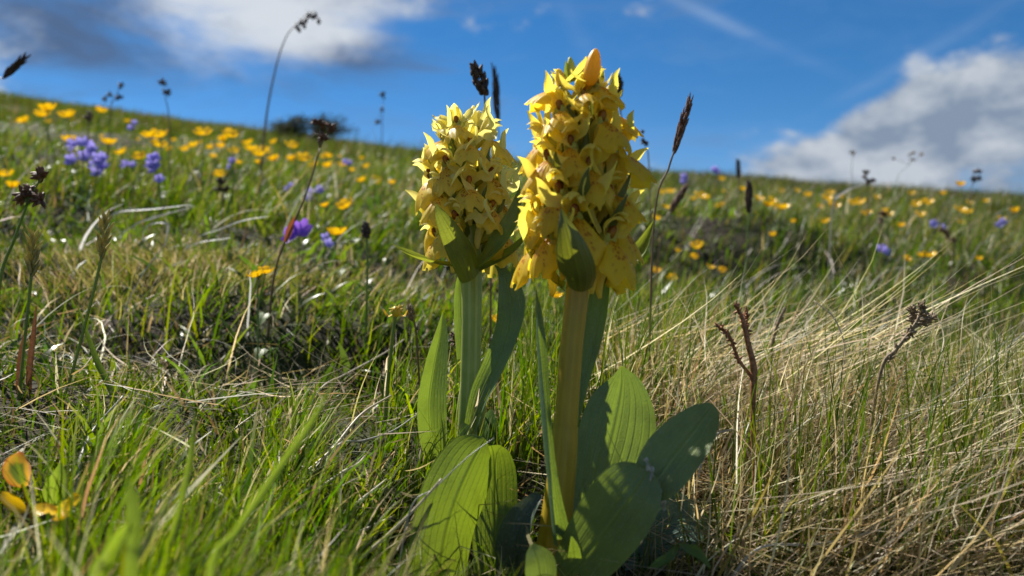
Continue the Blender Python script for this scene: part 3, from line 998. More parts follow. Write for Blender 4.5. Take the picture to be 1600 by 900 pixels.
def spike(root, bot, top, flow, bracts, nfl, r0, scale, seed, stem_r, extra_yaw=0.0, skip=None):
    """flowers spiralling up the axis from bot to top (world points)"""
    q = random.Random(seed)
    ax = (top - bot)
    base = root_loc(root)
    for i in range(nfl):
        t = i / (nfl - 1)
        yaw = i * R(137.508) + extra_yaw + q.uniform(-0.15, 0.15)
        p = bot + ax * (t ** 1.02) + Vector((math.cos(yaw), math.sin(yaw), 0)) * stem_r * (1 - 0.45 * t)
        sc = scale * (1.0 - 0.24 * t ** 4) * q.uniform(0.92, 1.1)
        lift = R(-6 + 34 * t ** 3) + R(q.uniform(-10, 10))
        rot = Matrix.Rotation(yaw, 4, 'Z') @ Matrix.Rotation(-lift, 4, 'Y') @ Matrix.Rotation(R(q.uniform(-16, 16)), 4, 'X')
        if skip and skip(t, yaw): continue
        v = flow[i % len(flow)]
        fo = link('flower', v['flower'], root)
        fo.matrix_local = Matrix.Translation(p - base) @ rot @ Matrix.Diagonal((sc, sc, sc, 1))
        for k2 in ('lip', 'hood', 'sepal_a', 'sepal_b', 'spur', 'column'):
            c_ = link(k2.split('_')[0], v[k2], fo)
            if k2.startswith('sep') or k2 == 'lip':
                e = 0.16 if k2 != 'lip' else 0.09
                c_.rotation_euler = (q.uniform(-e, e), q.uniform(-e, e), q.uniform(-e, e))
        bo = link('bract', bracts[i % len(bracts)], root)
        bs = sc * (1.5 - 0.75 * t) * q.uniform(0.85, 1.15)
        rb = Matrix.Rotation(yaw + q.uniform(-0.3, 0.3), 4, 'Z') @ Matrix.Rotation(-lift - R(q.uniform(4, 22)), 4, 'Y')
        bo.matrix_local = Matrix.Translation(p - base + Vector((0, 0, -0.0015))) @ rb @ Matrix.Diagonal((bs, bs, bs, 1))


PI = math.pi


def lf(root, pts, mat, facing, name='leaf', **kw):
    """leaf from rows (px, py, depth, half width in px)"""
    rows = []
    for (px, py, d, hw) in pts:
        p = P(px, py, d)
        rows.append((p.x, p.y, p.z, hw / F * d))
    b = MB()
    if name == 'leaf': kw.setdefault('flute', 0.014)
    b.leaf(rows, facing, kw.pop('n', 30), kw.pop('m', 25 if name == 'leaf' else 13), **kw)
    return b.build(name, mat, root)


# ---- the larger orchid
dM = 0.33
bM = P(868, 866, dM); bM.z = gz(bM.x, bM.y) - 0.004
om = thing('elder_flowered_orchid', 'taller orchid with dense golden yellow spike and golden stem', 'orchid', bM)
b = MB()
axis = [P(866, 872, dM), P(874, 790, dM), P(884, 660, dM), P(893, 540, dM), P(903, 440, dM), P(905, 300, dM), P(908, 190, dM), P(909, 140, dM)]
axis[0].z = bM.z
b.tube([tuple(p) for p in axis], [k_ / F * dM for k_ in (23, 20.5, 18.5, 18, 18, 14, 10, 5)], 14, 34)
b.build('stem', M_STEM1, om)
b = MB()      # sheath round the lower stem
b.tube([tuple(P(862, 872, dM)), tuple(P(872, 790, dM)), tuple(P(880, 715, dM)), tuple(P(884, 664, dM))], [k_ / F * dM for k_ in (27, 24, 21.5, 19.5)], 14, 14, caps=False)
b.build('sheath', M_STEM1, om)
fl1 = [flower_meshes('golden', M_LIP1, M_SEP1, s_) for s_ in range(4)]
br1 = [bract_mesh(M_BRACTD, 1.0, 0.22, s_) for s_ in range(3)]
spike(om, P(903, 415, dM), P(908, 170, dM), fl1, br1, 32, 0, 1.52, 4, 0.0042, 0.4)
# top buds
b = MB(); b.ball(P(926, 105, dM - 0.012), (12.5 / F * dM, 28 / F * dM), (0.18, -0.1, 1), 12, 12, pinch=0.5); b.tube([tuple(P(912, 150, dM)), tuple(P(921, 128, dM - 0.010))], [0.0016, 0.0022], 6, 4); b.build('bud', M_BUD, om)
b = MB(); b.ball(P(893, 108, dM), (7 / F * dM, 20 / F * dM), (-0.15, 0, 1), 8, 8, pinch=0.6); b.build('bud', M_BUDG, om)
b = MB(); b.ball(P(908, 125, dM), (9 / F * dM, 20 / F * dM), (0.05, 0, 1), 8, 8, pinch=0.6); b.build('bud', M_BUDG, om)
b = MB(); b.ball(P(877, 125, dM), (9 / F * dM, 19 / F * dM), (-0.3, 0, 1), 8, 8, pinch=0.6); b.build('bud', M_SEP1, om)
b = MB(); b.ball(P(950, 150, dM), (9 / F * dM, 22 / F * dM), (0.4, 0, 1), 8, 8, pinch=0.6); b.build('bud', M_SEP1, om)
for (px, py, tx, ty) in ((915, 128, 917, 88), (934, 135, 943, 112), (889, 130, 884, 95)):
    lf(om, [(px, py, dM, 5), ((px + tx) / 2, (py + ty) / 2, dM, 6), (tx, ty, dM, 0.5)], M_BRACT, (0, -1, 0.2), 'bract', n=8, m=5, cup=0.5)
# the big bract at the foot of the spike
o = lf(om, [(906, 456, 0.312, 20), (904, 430, 0.303, 30), (895, 395, 0.297, 27), (884, 355, 0.295, 14), (876, 326, 0.297, 1)], M_BRACTD, (-0.15, -1, 0.25), 'bract', cup=-0.5, n=18, m=9)
o['label'] = 'broad dark green bract clasping the foot of the golden spike'
lf(om, [(925, 452, 0.345, 14), (965, 425, 0.35, 20), (1000, 395, 0.352, 16), (1022, 345, 0.35, 1)], M_BRACT, (-0.2, -0.6, 0.8), 'bract', cup=0.5, n=14, m=7)
lf(om, [(880, 452, 0.335, 12), (850, 425, 0.33, 16), (828, 395, 0.33, 10), (812, 360, 0.33, 1)], M_BRACT, (0.2, -0.6, 0.8), 'bract', cup=0.5, n=14, m=7)
# foliage
lf(om, [(897, 668, 0.335, 14), (912, 600, 0.342, 17), (930, 530, 0.348, 23), (942, 455, 0.350, 21), (944, 405, 0.349, 10), (944, 385, 0.348, 1)], M_LEAF, (-0.75, -0.65, 0.1), cup=0.35)
lf(om, [(866, 845, 0.318, 17), (857, 760, 0.316, 13), (847, 660, 0.318, 11), (841, 560, 0.322, 9), (838, 490, 0.324, 6), (837, 453, 0.325, 1)], M_LEAF, (0.8, -0.62, 0.1), cup=1.2, wave=0.25)
o = lf(om, [(905, 872, 0.350, 20), (925, 790, 0.362, 50), (952, 700, 0.372, 67), (966, 640, 0.377, 58), (972, 600, 0.379, 34), (971, 572, 0.379, 2)], M_LEAF, (0.30, -0.95, 0.05), keel=0.22, wave=0.05)
o['label'] = 'broad upright leaf behind the golden stem'
# the front leaf with a torn kink half way
o = lf(om, [(880, 905, 0.318, 30), (915, 868, 0.310, 48), (952, 820, 0.303, 57), (982, 778, 0.299, 56), (1000, 752, 0.298, 46), (1010, 738, 0.298, 26), (1014, 731, 0.298, 4)], M_LEAFD, (-0.45, -0.85, 0.25), cup=0.16, wave=0.05)
o['label'] = 'dull green front leaf leaning right, its outer half torn'
lf(om, [(1008, 770, 0.3005, 26), (1026, 750, 0.301, 41), (1052, 714, 0.303, 46), (1080, 680, 0.305, 41), (1102, 650, 0.307, 27), (1112, 636, 0.308, 12), (1115, 632, 0.308, 2)], M_LEAFD, (-0.30, -0.75, 0.6), 'leaf', cup=0.22, wave=0.04)
o = lf(om, [(1008, 716, 0.2965, 3), (1018, 735, 0.296, 5), (1024, 756, 0.2965, 4), (1033, 778, 0.298, 6), (1040, 796, 0.300, 2)], M_STRAWG, (-0.5, -0.8, 0.2), 'torn_edge', n=22, m=5, wave=1.6, wfreq=31, cup=0.6)
o['label'] = 'pale ragged torn edge across the front leaf'
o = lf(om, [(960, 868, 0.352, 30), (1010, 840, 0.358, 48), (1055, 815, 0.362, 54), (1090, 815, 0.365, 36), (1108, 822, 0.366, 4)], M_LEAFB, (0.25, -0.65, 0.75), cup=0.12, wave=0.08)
o['label'] = 'low blue green leaf resting on the straw'
o = lf(om, [(800, 905, 0.325, 26), (806, 858, 0.322, 28), (818, 815, 0.322, 24), (834, 785, 0.325, 15), (845, 772, 0.326, 5)], M_LEAFW, (-0.35, -0.85, 0.4), cup=0.7, wave=0.3)
o['label'] = 'withered dark curled leaf with a black tip'
lf(om, [(845, 905, 0.29, 24), (842, 880, 0.288, 26), (836, 862, 0.288, 17), (832, 850, 0.289, 2)], M_LEAFD, (0.1, -0.9, 0.4), cup=0.3)
lf(om, [(898, 872, 0.300, 11), (897, 855, 0.2995, 8), (893, 838, 0.299, 1)], M_HERB, (-0.2, -0.9, 0.4), 'leaf', n=8, m=5)

# ---- the smaller orchid
dS = 0.41
bS = P(733, 742, dS); bS.z = gz(bS.x, bS.y) - 0.004
os_ = thing('elder_flowered_orchid', 'shorter orchid with pale yellow spike and ribbed green stem', 'orchid', bS)
b = MB()
axis = [P(733, 745, dS), P(733, 680, dS), P(735, 600, dS), P(737, 500, dS), P(737, 430, dS), P(735, 330, dS), P(727, 240, dS), P(724, 200, dS)]
axis[0].z = bS.z
b.tube([tuple(p) for p in axis], [k_ / F * dS for k_ in (22, 20, 17, 16, 17, 13, 9, 4)], 18, 34, rib=0.05, ribn=6)
b.build('stem', M_STEM2, os_)
b = MB()
b.tube([tuple(P(733, 742, dS)), tuple(P(734, 690, dS)), tuple(P(739, 650, dS)), tuple(P(744, 628, dS))], [k_ / F * dS for k_ in (26, 23, 20, 16)], 14, 12, caps=False)
b.build('sheath', M_STEM2, os_)
fl2 = [flower_meshes('pale', M_LIP2, M_SEP2, 20 + s_) for s_ in range(4)]
br2 = [bract_mesh(M_BRACT, 1.0, 0.2, s_) for s_ in range(3)]
spike(os_, P(735, 392, dS), P(722, 222, dS), fl2, br2, 27, 0, 1.55, 9, 0.0045, 1.1)
for (px, py, w_, l_, axv) in ((716, 188, 8, 20, (-0.2, 0, 1)), (738, 186, 8, 22, (0.1, 0, 1)), (727, 200, 10, 22, (0, -0.2, 1)), (760, 200, 9, 22, (0.25, 0, 1)), (696, 196, 8, 18, (-0.6, 0, 1))):
    b = MB(); b.ball(P(px, py, dS), (w_ / F * dS, l_ / F * dS), axv, 8, 8, pinch=0.6); b.build('bud', M_SEP2 if rnd.random() < 0.6 else M_BUDG, os_)
o = lf(os_, [(740, 436, 0.392, 19), (730, 405, 0.384, 25), (708, 365, 0.378, 20), (690, 335, 0.377, 11), (681, 318, 0.378, 1)], M_BRACT, (0.35, -0.9, 0.25), 'bract', cup=-0.4, n=20, m=9)
o['label'] = 'pointed green bract standing in front of the pale spike'
o = lf(os_, [(722, 418, 0.405, 10), (690, 414, 0.40, 9), (655, 405, 0.397, 9), (630, 393, 0.396, 6), (611, 380, 0.396, 0.6)], M_BRACT, (0.1, -0.35, 0.95), 'bract', cup=0.6, wave=0.15, n=20, m=7)
o['label'] = 'narrow bract spreading sideways below the pale spike'
lf(os_, [(746, 420, 0.400, 14), (772, 396, 0.388, 25), (795, 366, 0.384, 24), (808, 330, 0.386, 14), (812, 292, 0.392, 1)], M_BRACT, (-0.5, -0.6, 0.7), 'bract', cup=0.5, n=18, m=9)
lf(os_, [(748, 425, 0.402, 12), (778, 410, 0.392, 17), (806, 390, 0.390, 12), (826, 362, 0.392, 1)], M_BRACT, (-0.2, -0.4, 0.9), 'bract', cup=0.5, n=14, m=7)
lf(os_, [(752, 405, 0.415, 10), (768, 350, 0.415, 15), (778, 300, 0.417, 10), (782, 262, 0.42, 1)], M_BRACT, (-0.4, -0.9, 0.1), 'bract', cup=0.5, n=14, m=7)
# foliage
o = lf(os_, [(738, 668, 0.398, 16), (752, 620, 0.392, 22), (775, 570, 0.388, 22), (795, 515, 0.387, 21), (798, 468, 0.389, 22), (788, 432, 0.393, 14), (773, 414, 0.397, 1.5)], M_LEAF, [(-0.7, -0.7, 0.1), (-0.75, -0.65, 0.1), (-0.6, -0.8, 0.1), (-0.3, -0.9, 0.1), (0.2, -0.95, 0.1), (0.5, -0.8, 0.3), (0.5, -0.5, 0.6)], cup=0.3, n=32)
o['label'] = 'twisted leaf rising beside the green stem, tip bent over'
o = lf(os_, [(690, 735, 0.398, 10), (674, 690, 0.394, 21), (670, 630, 0.392, 23), (678, 570, 0.393, 18), (687, 525, 0.395, 11), (692, 488, 0.397, 1)], M_LEAF, (0.35, -0.95, 0.1), keel=0.9, m=15)
o['label'] = 'folded upright leaf with blue grey and green halves'
lf(os_, [(728, 560, 0.418, 14), (722, 510, 0.421, 12), (719, 460, 0.422, 9), (718, 425, 0.422, 2)], M_LEAF, (-0.3, -0.9, 0.1), cup=0.4)
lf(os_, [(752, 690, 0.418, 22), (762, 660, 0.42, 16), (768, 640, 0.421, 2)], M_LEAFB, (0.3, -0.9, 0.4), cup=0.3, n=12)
# the big arching leaf in front
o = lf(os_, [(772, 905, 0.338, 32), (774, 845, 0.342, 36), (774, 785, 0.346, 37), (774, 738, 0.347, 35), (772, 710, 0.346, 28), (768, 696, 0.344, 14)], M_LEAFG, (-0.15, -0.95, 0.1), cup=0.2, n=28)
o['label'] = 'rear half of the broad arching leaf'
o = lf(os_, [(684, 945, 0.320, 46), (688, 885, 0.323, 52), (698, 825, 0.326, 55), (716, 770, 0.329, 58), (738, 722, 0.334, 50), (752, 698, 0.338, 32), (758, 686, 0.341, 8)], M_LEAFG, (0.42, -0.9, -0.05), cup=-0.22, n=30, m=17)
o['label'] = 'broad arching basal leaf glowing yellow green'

# ------------------------------------------------------------------ buttercups
def bcup_meshes(seed, spread):
    q = random.Random(seed)
    b = MB()
    for k2 in range(5):
        a = k2 * 2 * PI / 5 + q.uniform(-0.15, 0.15)
        dx, dy = math.cos(a), math.sin(a)
        sp_ = spread + q.uniform(-0.12, 0.12)
        rows = []
        for r_, z_, hw in ((0.12, -0.05, 0.10), (0.45 * sp_, 0.05, 0.38), (0.82 * sp_, 0.30, 0.56), (1.08 * sp_, 0.62, 0.54), (1.18 * sp_, 0.84, 0.30)):
            rows.append((dx * r_, dy * r_, z_, hw))
        b.leaf(rows, (-dx * 0.5, -dy * 0.5, 0.85), 7, 5, cup=0.35)
    b.v = [tuple(c_ * CM for c_ in v) for v in b.v]
    petals = b.mesh('petals', M_BCUP)
    b = MB()
    b.ball((0, 0, 0.14), (0.26, 0.22), (0, 0, 1), 8, 5, bump=0.12)
    for k2 in range(16):
        a = k2 * 2 * PI / 16
        r_ = 0.34 + 0.1 * (k2 % 2)
        b.tube([(0.12 * math.cos(a), 0.12 * math.sin(a), 0.05), (r_ * math.cos(a), r_ * math.sin(a), 0.34)], [0.02, 0.035], 3, 2)
    b.v = [tuple(c_ * CM for c_ in v) for v in b.v]
    return petals, b.mesh('stamens', M_BCEN)


BC = [bcup_meshes(s_, sp_) for s_, sp_ in ((1, 1.0), (2, 1.12), (3, 0.82))]


def stem_curve(base, tip, r0, r1, bow, n=9, sides=5):
    mid = (base + tip) / 2 + Vector((rnd.uniform(-1, 1), rnd.uniform(-0.5, 0.5), 0)) * bow
    b = MB()
    b.tube([tuple(base), tuple(mid), tuple(tip)], [r0, (r0 + r1) / 2, r1], sides, n)
    return b


def place_depth(px, py, d, hmin, hmax):
    """slide a plant along its line of sight until its stem height above the ground is sensible"""
    for _ in range(60):
        p = P(px, py, d)
        h_ = p.z - gz(p.x, p.y)
        if h_ > hmax: d *= 1.05
        elif h_ < hmin: d *= 0.955
        else: break
    return d


def buttercup(px, py, w, label, group, hmax=0.23, size=None, facing=None):
    d = min(28.0 / w, 5.0)
    d = place_depth(px, py, d, 0.06, hmax)
    tip = P(px, py + 3, d)
    base = tip + Vector((rnd.uniform(-0.02, 0.02), rnd.uniform(-0.02, 0.02), 0))
    base.z = gz(base.x, base.y) - 0.004
    t = thing('buttercup', label, 'buttercup', base, group)
    stem_curve(base, tip, 0.0009, 0.0007, 0.012).build('stem', M_STALK, t)
    pe, ce = BC[rnd.randrange(3)]
    s_ = (w * d / F) / 0.026 if size is None else size
    s_ = max(0.55, min(1.6, s_ * 1.2))
    h_ = link('flower_head', pe, t)
    rot = (Matrix.Rotation(rnd.uniform(0.05, 0.65), 3, 'X') @ Matrix.Rotation(rnd.uniform(-0.4, 0.25), 3, 'Y') @ Matrix.Rotation(rnd.uniform(0, 6.28), 3, 'Z')).to_euler() if facing is None else Euler(facing)
    h_.matrix_local = Matrix.Translation(tip - base) @ rot.to_matrix().to_4x4() @ Matrix.Diagonal((s_, s_, s_, 1))
    link('stamens', ce, h_)
    # one divided leaf low on the stem
    b = MB()
    for a in (-0.6, 0, 0.6):
        a2 = a + rnd.uniform(0, 6.28) * 0 + 1.2
        q0 = base.lerp(tip, 0.3)
        e1 = q0 + Vector((math.cos(a2) * 0.018, math.sin(a2) * 0.018, 0.010)); e0 = q0.lerp(e1, 0.5) + Vector((0, 0, 0.004))
        b.leaf([(*q0, 0.0006), (*e0, 0.0022), (*e1, 0.0003)], (0, 0, 1), 5, 3)
    b.build('leaf', M_HERB, t)
    return t


near_left = [(75, 170, 24), (66, 179, 22), (107, 180, 24), (38, 188, 20), (157, 172, 18), (170, 222, 22), (190, 237, 18), (219, 244, 18), (108, 218, 22), (236, 211, 26),
             (250, 212, 24), (248, 226, 22), (264, 232, 14), (318, 208, 24), (350, 217, 20), (360, 211, 24), (329, 229, 14), (346, 228, 18), (366, 235, 16), (388, 222, 16),
             (303, 226, 16), (290, 232, 16), (333, 243, 14), (343, 272, 18), (392, 232, 20), (404, 241, 22), (412, 233, 18), (428, 248, 20), (404, 252, 14), (456, 227, 18),
             (456, 247, 18), (475, 247, 20), (428, 220, 12), (512, 243, 16), (513, 258, 20), (491, 256, 14), (538, 256, 18), (549, 264, 12), (541, 321, 26), (526, 364, 30),
             (573, 258, 12), (593, 282, 14), (612, 284, 14), (566, 280, 16), (402, 429, 22), (415, 424, 20), (508, 320, 12), (20, 290, 24), (10, 272, 22), (372, 252, 12), (318, 252, 11)]
far_right = [(1036, 299, 12), (1048, 298, 14), (1066, 305, 12), (1083, 309, 12), (1094, 305, 16), (1102, 307, 14), (1125, 320, 16), (1128, 278, 10), (1160, 294, 12), (1186, 310, 16),
             (1199, 319, 18), (1210, 321, 16), (1223, 323, 18), (1206, 312, 14), (1262, 303, 12), (1281, 322, 12), (1292, 309, 16), (1302, 320, 16), (1297, 300, 12), (1330, 316, 14),
             (1343, 315, 16), (1354, 332, 14), (1385, 332, 16), (1378, 334, 12), (1290, 344, 12), (1408, 351, 14), (1449, 315, 16), (1432, 318, 14), (1438, 334, 14), (1500, 287, 16),
             (1500, 327, 16), (1512, 330, 14), (1586, 328, 16), (1564, 341, 12), (1090, 384, 20), (1084, 400, 14), (1110, 416, 12), (1129, 421, 14), (1208, 365, 14), (1416, 404, 16),
             (1452, 398, 18), (1440, 397, 14), (1530, 403, 12), (1026, 422, 16), (1050, 433, 14), (1264, 325, 10), (1060, 390, 12), (1240, 344, 10), (1500, 346, 10), (1474, 300, 10),
             (1040, 322, 12), (1025, 340, 14), (1540, 312, 9), (1425, 300, 9), (1245, 296, 9), (1370, 306, 9)]
for (px, py, w) in near_left:
    buttercup(px, py, w, 'yellow buttercup on a thin stem, in the drift below the dark bush', 'buttercups in the drift below the dark bush')
for (px, py, w) in far_right:
    buttercup(px, py, w, 'yellow buttercup in the grass beyond the straw tussock', 'buttercups beyond the straw tussock')
for _ in range(34):     # thinly sown ones up the hill
    px = rnd.uniform(20, 1590)
    if 600 < px < 1030: continue
    sky_y = np.interp(px, [0, 200, 400, 600, 1000, 1200, 1600], [135, 165, 195, 228, 262, 278, 297])
    buttercup(px, sky_y + rnd.uniform(14, 60), rnd.uniform(6, 9), 'tiny far buttercup high on the hillside', 'far buttercups high on the hillside', 0.16)
# two beside the golden orchid, small, in the gap between the stems
buttercup(777, 500, 14, 'small orange yellow buttercup between the two orchid stems', None, 0.2)
buttercup(868, 462, 12, 'small buttercup half hidden by the golden stem', None, 0.2)

# a spent buttercup close to the shorter orchid
base = P(600, 690, 0.44); base.z = gz(base.x, base.y) - 0.004
tip = P(618, 492, 0.44)
t = thing('spent_buttercup', 'spent buttercup with two limp petals left of the folded orchid leaf', 'buttercup', base)
b = MB(); b.tube([tuple(base), tuple(P(606, 600, 0.44)), tuple(P(613, 530, 0.44)), tuple(tip)], [0.0013, 0.0012, 0.0011, 0.0012], 6, 14); b.build('stem', M_STALK, t)
b = MB(); b.ball(P(619, 487, 0.44), (0.0030, 0.0034), (0, 0, 1), 9, 7, bump=0.15)
for k2 in range(14):
    a = k2 * 2.4
    b.tube([tuple(P(619, 487, 0.44) + Vector((math.cos(a) * 0.002, math.sin(a) * 0.002, 0.001 * (k2 % 3)))), tuple(P(619, 487, 0.44) + Vector((math.cos(a) * 0.0042, math.sin(a) * 0.0042, 0.002 * (k2 % 3))))], [0.0005, 0.0003], 4, 2)
b.build('seed_head', M_BCEN, t)
lf(t, [(614, 490, 0.44, 2), (606, 494, 0.44, 4), (599, 483, 0.44, 1)], M_BCUP, (0, -0.3, 1), 'petal', n=7, m=5)
lf(t, [(623, 490, 0.44, 2), (631, 494, 0.44, 4), (637, 484, 0.44, 1)], M_BCUP, (0, -0.3, 1), 'petal', n=7, m=5)

# the buttercup lying open close to the lens, with its leaves
dF = 0.262
base = P(100, 905, dF); base.z = gz(base.x, base.y) - 0.003
t = thing('buttercup', 'large open buttercup low in the foreground grass beside a rust edged leaf', 'buttercup', base)
b = MB(); b.tube([tuple(base), tuple(P(104, 850, dF)), tuple(P(98, 806, dF))], [0.0009, 0.0008, 0.0008], 6, 8); b.build('stem', M_STALK, t)
lf(t, [(96, 806, dF, 6), (80, 797, dF - 0.004, 15), (64, 800, dF - 0.008, 16), (56, 806, dF - 0.01, 4)], M_BCUP, (0.1, -0.55, 0.8), 'petal', n=9, m=7, cup=0.3)
lf(t, [(98, 806, dF, 6), (108, 793, dF - 0.003, 18), (120, 782, dF - 0.004, 15), (127, 776, dF - 0.004, 3)], M_BCUP, (-0.2, -0.65, 0.7), 'petal', n=9, m=7, cup=0.3)
lf(t, [(97, 805, dF, 6), (96, 795, dF + 0.006, 16), (94, 788, dF + 0.012, 5)], M_BCUP, (0, -0.8, 0.6), 'petal', n=8, m=6, cup=0.3)
lf(t, [(97, 806, dF, 6), (97, 812, dF - 0.006, 15), (96, 810, dF - 0.012, 5)], M_BCUP, (0, -0.3, 0.9), 'petal', n=8, m=6, cup=0.3)

base = P(60, 860, 0.297); base.z = gz(base.x, base.y) - 0.003
t = thing('herb', 'small herb with a rust edged leaf and a pointed green leaf', 'herb', base)
b = MB(); b.tube([tuple(base), tuple(P(48, 800, 0.297)), tuple(P(34, 752, 0.297))], [0.001, 0.0009, 0.0006], 6, 8); b.build('stem', M_REDB, t)
b = MB(); b.tube([tuple(base), tuple(P(76, 812, 0.292)), tuple(P(86, 784, 0.287))], [0.001, 0.0008, 0.0006], 6, 8); b.build('stem', M_STALK, t)
lf(t, [(40, 760, 0.297, 4), (30, 745, 0.295, 17), (26, 725, 0.295, 18), (33, 706, 0.297, 3)], M_RUSTY, (0.4, -0.8, 0.3), n=12, m=7, cup=0.3)
lf(t, [(84, 792, 0.287, 5), (86, 770, 0.285, 17), (92, 745, 0.284, 12), (96, 722, 0.285, 1)], M_HERB, (0.3, -0.85, 0.4), n=12, m=7, cup=0.3)
lf(t, [(44, 800, 0.295, 4), (24, 790, 0.291, 12), (10, 778, 0.289, 10), (3, 768, 0.289, 1)], M_BCUP, (0.3, -0.6, 0.7), 'leaf', n=10, m=7, cup=0.3)

# bright little leaf by the foot of the big orchid
base = P(1040, 882, 0.335); base.z = gz(base.x, base.y) - 0.003
t = thing('seedling', 'bright green seedling at the foot of the torn orchid leaf', 'seedling', base)
b = MB(); b.tube([tuple(base), tuple(P(1048, 862, 0.325)), tuple(P(1062, 850, 0.318))], [0.0008, 0.0007, 0.0005], 6, 8); b.build('stem', M_STALK, t)
lf(t, [(1062, 850, 0.318, 3), (1080, 860, 0.313, 11), (1098, 874, 0.310, 9), (1110, 888, 0.309, 1)], M_HERB, (0.1, -0.5, 0.85), n=12, m=7, cup=0.3, wave=0.2)
lf(t, [(1060, 852, 0.32, 3), (1046, 870, 0.312, 8), (1028, 882, 0.308, 7), (1012, 888, 0.307, 1)], M_HERB, (0.1, -0.5, 0.85), n=12, m=7, cup=0.3, wave=0.2)

# ------------------------------------------------------------------ blue and violet flowers
def floret(b, c, r, ax, q):
    ax = Vector(ax).normalized()
    mt = ax.to_track_quat('Z', 'Y').to_matrix()
    for k2 in range(5):
        a = k2 * 2 * PI / 5 + q.uniform(-0.2, 0.2)
        dv = mt @ Vector((math.cos(a), math.sin(a), 0.25))
        dv2 = mt @ Vector((math.cos(a) * 0.9, math.sin(a) * 0.9, 0.55))
        p0, p1, p2 = c, c + dv * r * 0.55, c + dv2 * r
        b.leaf([(*p0, r * 0.12), (*p1, r * 0.40), (*p2, r * 0.18)], ax, 5, 4, cup=0.25)


def violet_cluster(px, py, w, h_px, nfl, mat, label, group=None, d=None, fr=0.0095):
    d = place_depth(px, py, d or 1.0, 0.05, 0.2)
    top = P(px, py - h_px * 0.3, d)
    base = P(px, py, d) + Vector((rnd.uniform(-0.015, 0.015), 0.01, 0)); base.z = gz(base.x, base.y) - 0.004
    t = thing('blue_flower', label, 'flower', base, group)
    stem_curve(base, top, 0.0011, 0.0008, 0.01).build('stem', M_STALK, t)
    for i in range(nfl):
        b = MB()
        ox, oz = rnd.uniform(-0.5, 0.5) * w, rnd.uniform(-0.5, 0.5) * h_px
        floret(b, P(px + ox, py + oz, d + rnd.uniform(-0.008, 0.008)), fr * rnd.uniform(0.8, 1.2), (ox / w * 1.2, -0.7, 0.35), rnd)
        b.build('petals', mat, t)
    for s_ in (-1, 1):
        q0 = base.lerp(top, 0.4); e = q0 + Vector((s_ * 0.02, -0.004, 0.012))
        b = MB(); b.leaf([(*q0, 0.001), (*q0.lerp(e, 0.5), 0.004), (*e, 0.0004)], (0, -0.3, 1), 6, 3); b.build('leaf', M_HERB, t)
    return t


violet_cluster(128, 236, 30, 34, 8, M_VIO, 'lilac blue flower cluster, the fullest of the three together', d=1.05)
violet_cluster(154, 262, 26, 30, 6, M_VIO, 'lilac blue flower cluster nodding just below the fullest one', d=1.0)
violet_cluster(242, 267, 28, 36, 6, M_VIO, 'lilac blue flower cluster standing apart on its own stem', d=1.0)
violet_cluster(112, 255, 14, 14, 2, M_VIO, 'small pale blue floret beside the fullest blue cluster', d=1.05)
violet_cluster(205, 262, 20, 18, 3, M_VIO, 'faded blue flower between two brighter blue clusters', d=1.2, fr=0.009)
violet_cluster(468, 367, 34, 12, 3, M_VIO2, 'deep violet flower low beside the red sheathed rush stem', d=0.78, fr=0.0125)
violet_cluster(510, 378, 8, 20, 2, M_VIO, 'slim blue flower beside a yellow buttercup and the deep violet one', d=0.8, fr=0.008)
for (px, py) in ((500, 298), (480, 305), (546, 258), (206, 196), (362, 256), (452, 292)):
    violet_cluster(px, py, 12, 12, 2, M_VIO, 'small lilac flower among the buttercups below the dark bush', 'small lilac flowers among the buttercups', d=1.4, fr=0.008)
for (px, py) in ((1466, 354), (1380, 392), (1112, 270), (1566, 348), (1070, 282)):
    violet_cluster(px, py, 14, 10, 2, M_VIO, 'small blue flower on the slope beyond the straw tussock', 'small blue flowers beyond the straw tussock', d=1.6, fr=0.010)

# ------------------------------------------------------------------ rushes, grass heads, twigs
def husk_cluster(b, c, r, n, q, ln=1.6):
    for i in range(n):
        dv = Vector((q.gauss(0, 1), q.gauss(0, 1), q.gauss(0, 0.8) + 0.25)).normalized()
        p = c + dv * r * 0.45
        b.ball(p, (r * 0.20, r * 0.20 * ln * 1.5), dv, 5, 4, pinch=0.9)


def rush(stem_px, heads, d, label, mat_stem=M_STALKB, mat_head=M_HUSK, bract=None, r0=0.0009, seed=1, cat='rush', name='wood_rush', dense=16):
    """stem_px from ground end to top; heads: (px, py, radius px)"""
    q = random.Random(seed)
    base = P(*stem_px[0], d); base.z = min(base.z, gz(base.x, base.y)) if base.z > gz(base.x, base.y) else base.z
    g0 = gz(base.x, base.y)
    pts = [P(px, py, d) for (px, py) in stem_px]
    pts[0].z = g0 - 0.004
    base = pts[0].copy()
    t = thing(name, label, cat, base)
    b = MB(); b.tube([tuple(p) for p in pts], [r0 * (1.2 - 0.5 * i / (len(pts) - 1)) for i in range(len(pts))], 6, 6 * len(pts)); b.build('stem', mat_stem, t)
    for (px, py, r_) in heads:
        b = MB()
        c_ = P(px, py, d)
        rr_ = r_ / F * d
        husk_cluster(b, c_, rr_ * 1.35, dense, q)
        h_ = b.build('flower_head', mat_head, t)
        b = MB()
        k_ = pts[-1]
        b.tube([tuple(k_), tuple((k_ + c_) / 2 + Vector((0, 0, 0.0006))), tuple(c_)], [r0 * 0.6, r0 * 0.5, r0 * 0.4], 5, 5); b.build('pedicel', mat_stem, h_)
    if bract:
        (x0, y0), (x1, y1) = bract
        lf(t, [(x0, y0, d - 0.001, 3), ((x0 + x1) / 2, (y0 + y1) / 2, d - 0.001, 5), (x1, y1, d - 0.002, 0.6)], M_REDB, (0.3, -0.9, 0.1), 'bract', n=8, m=4)
    return t


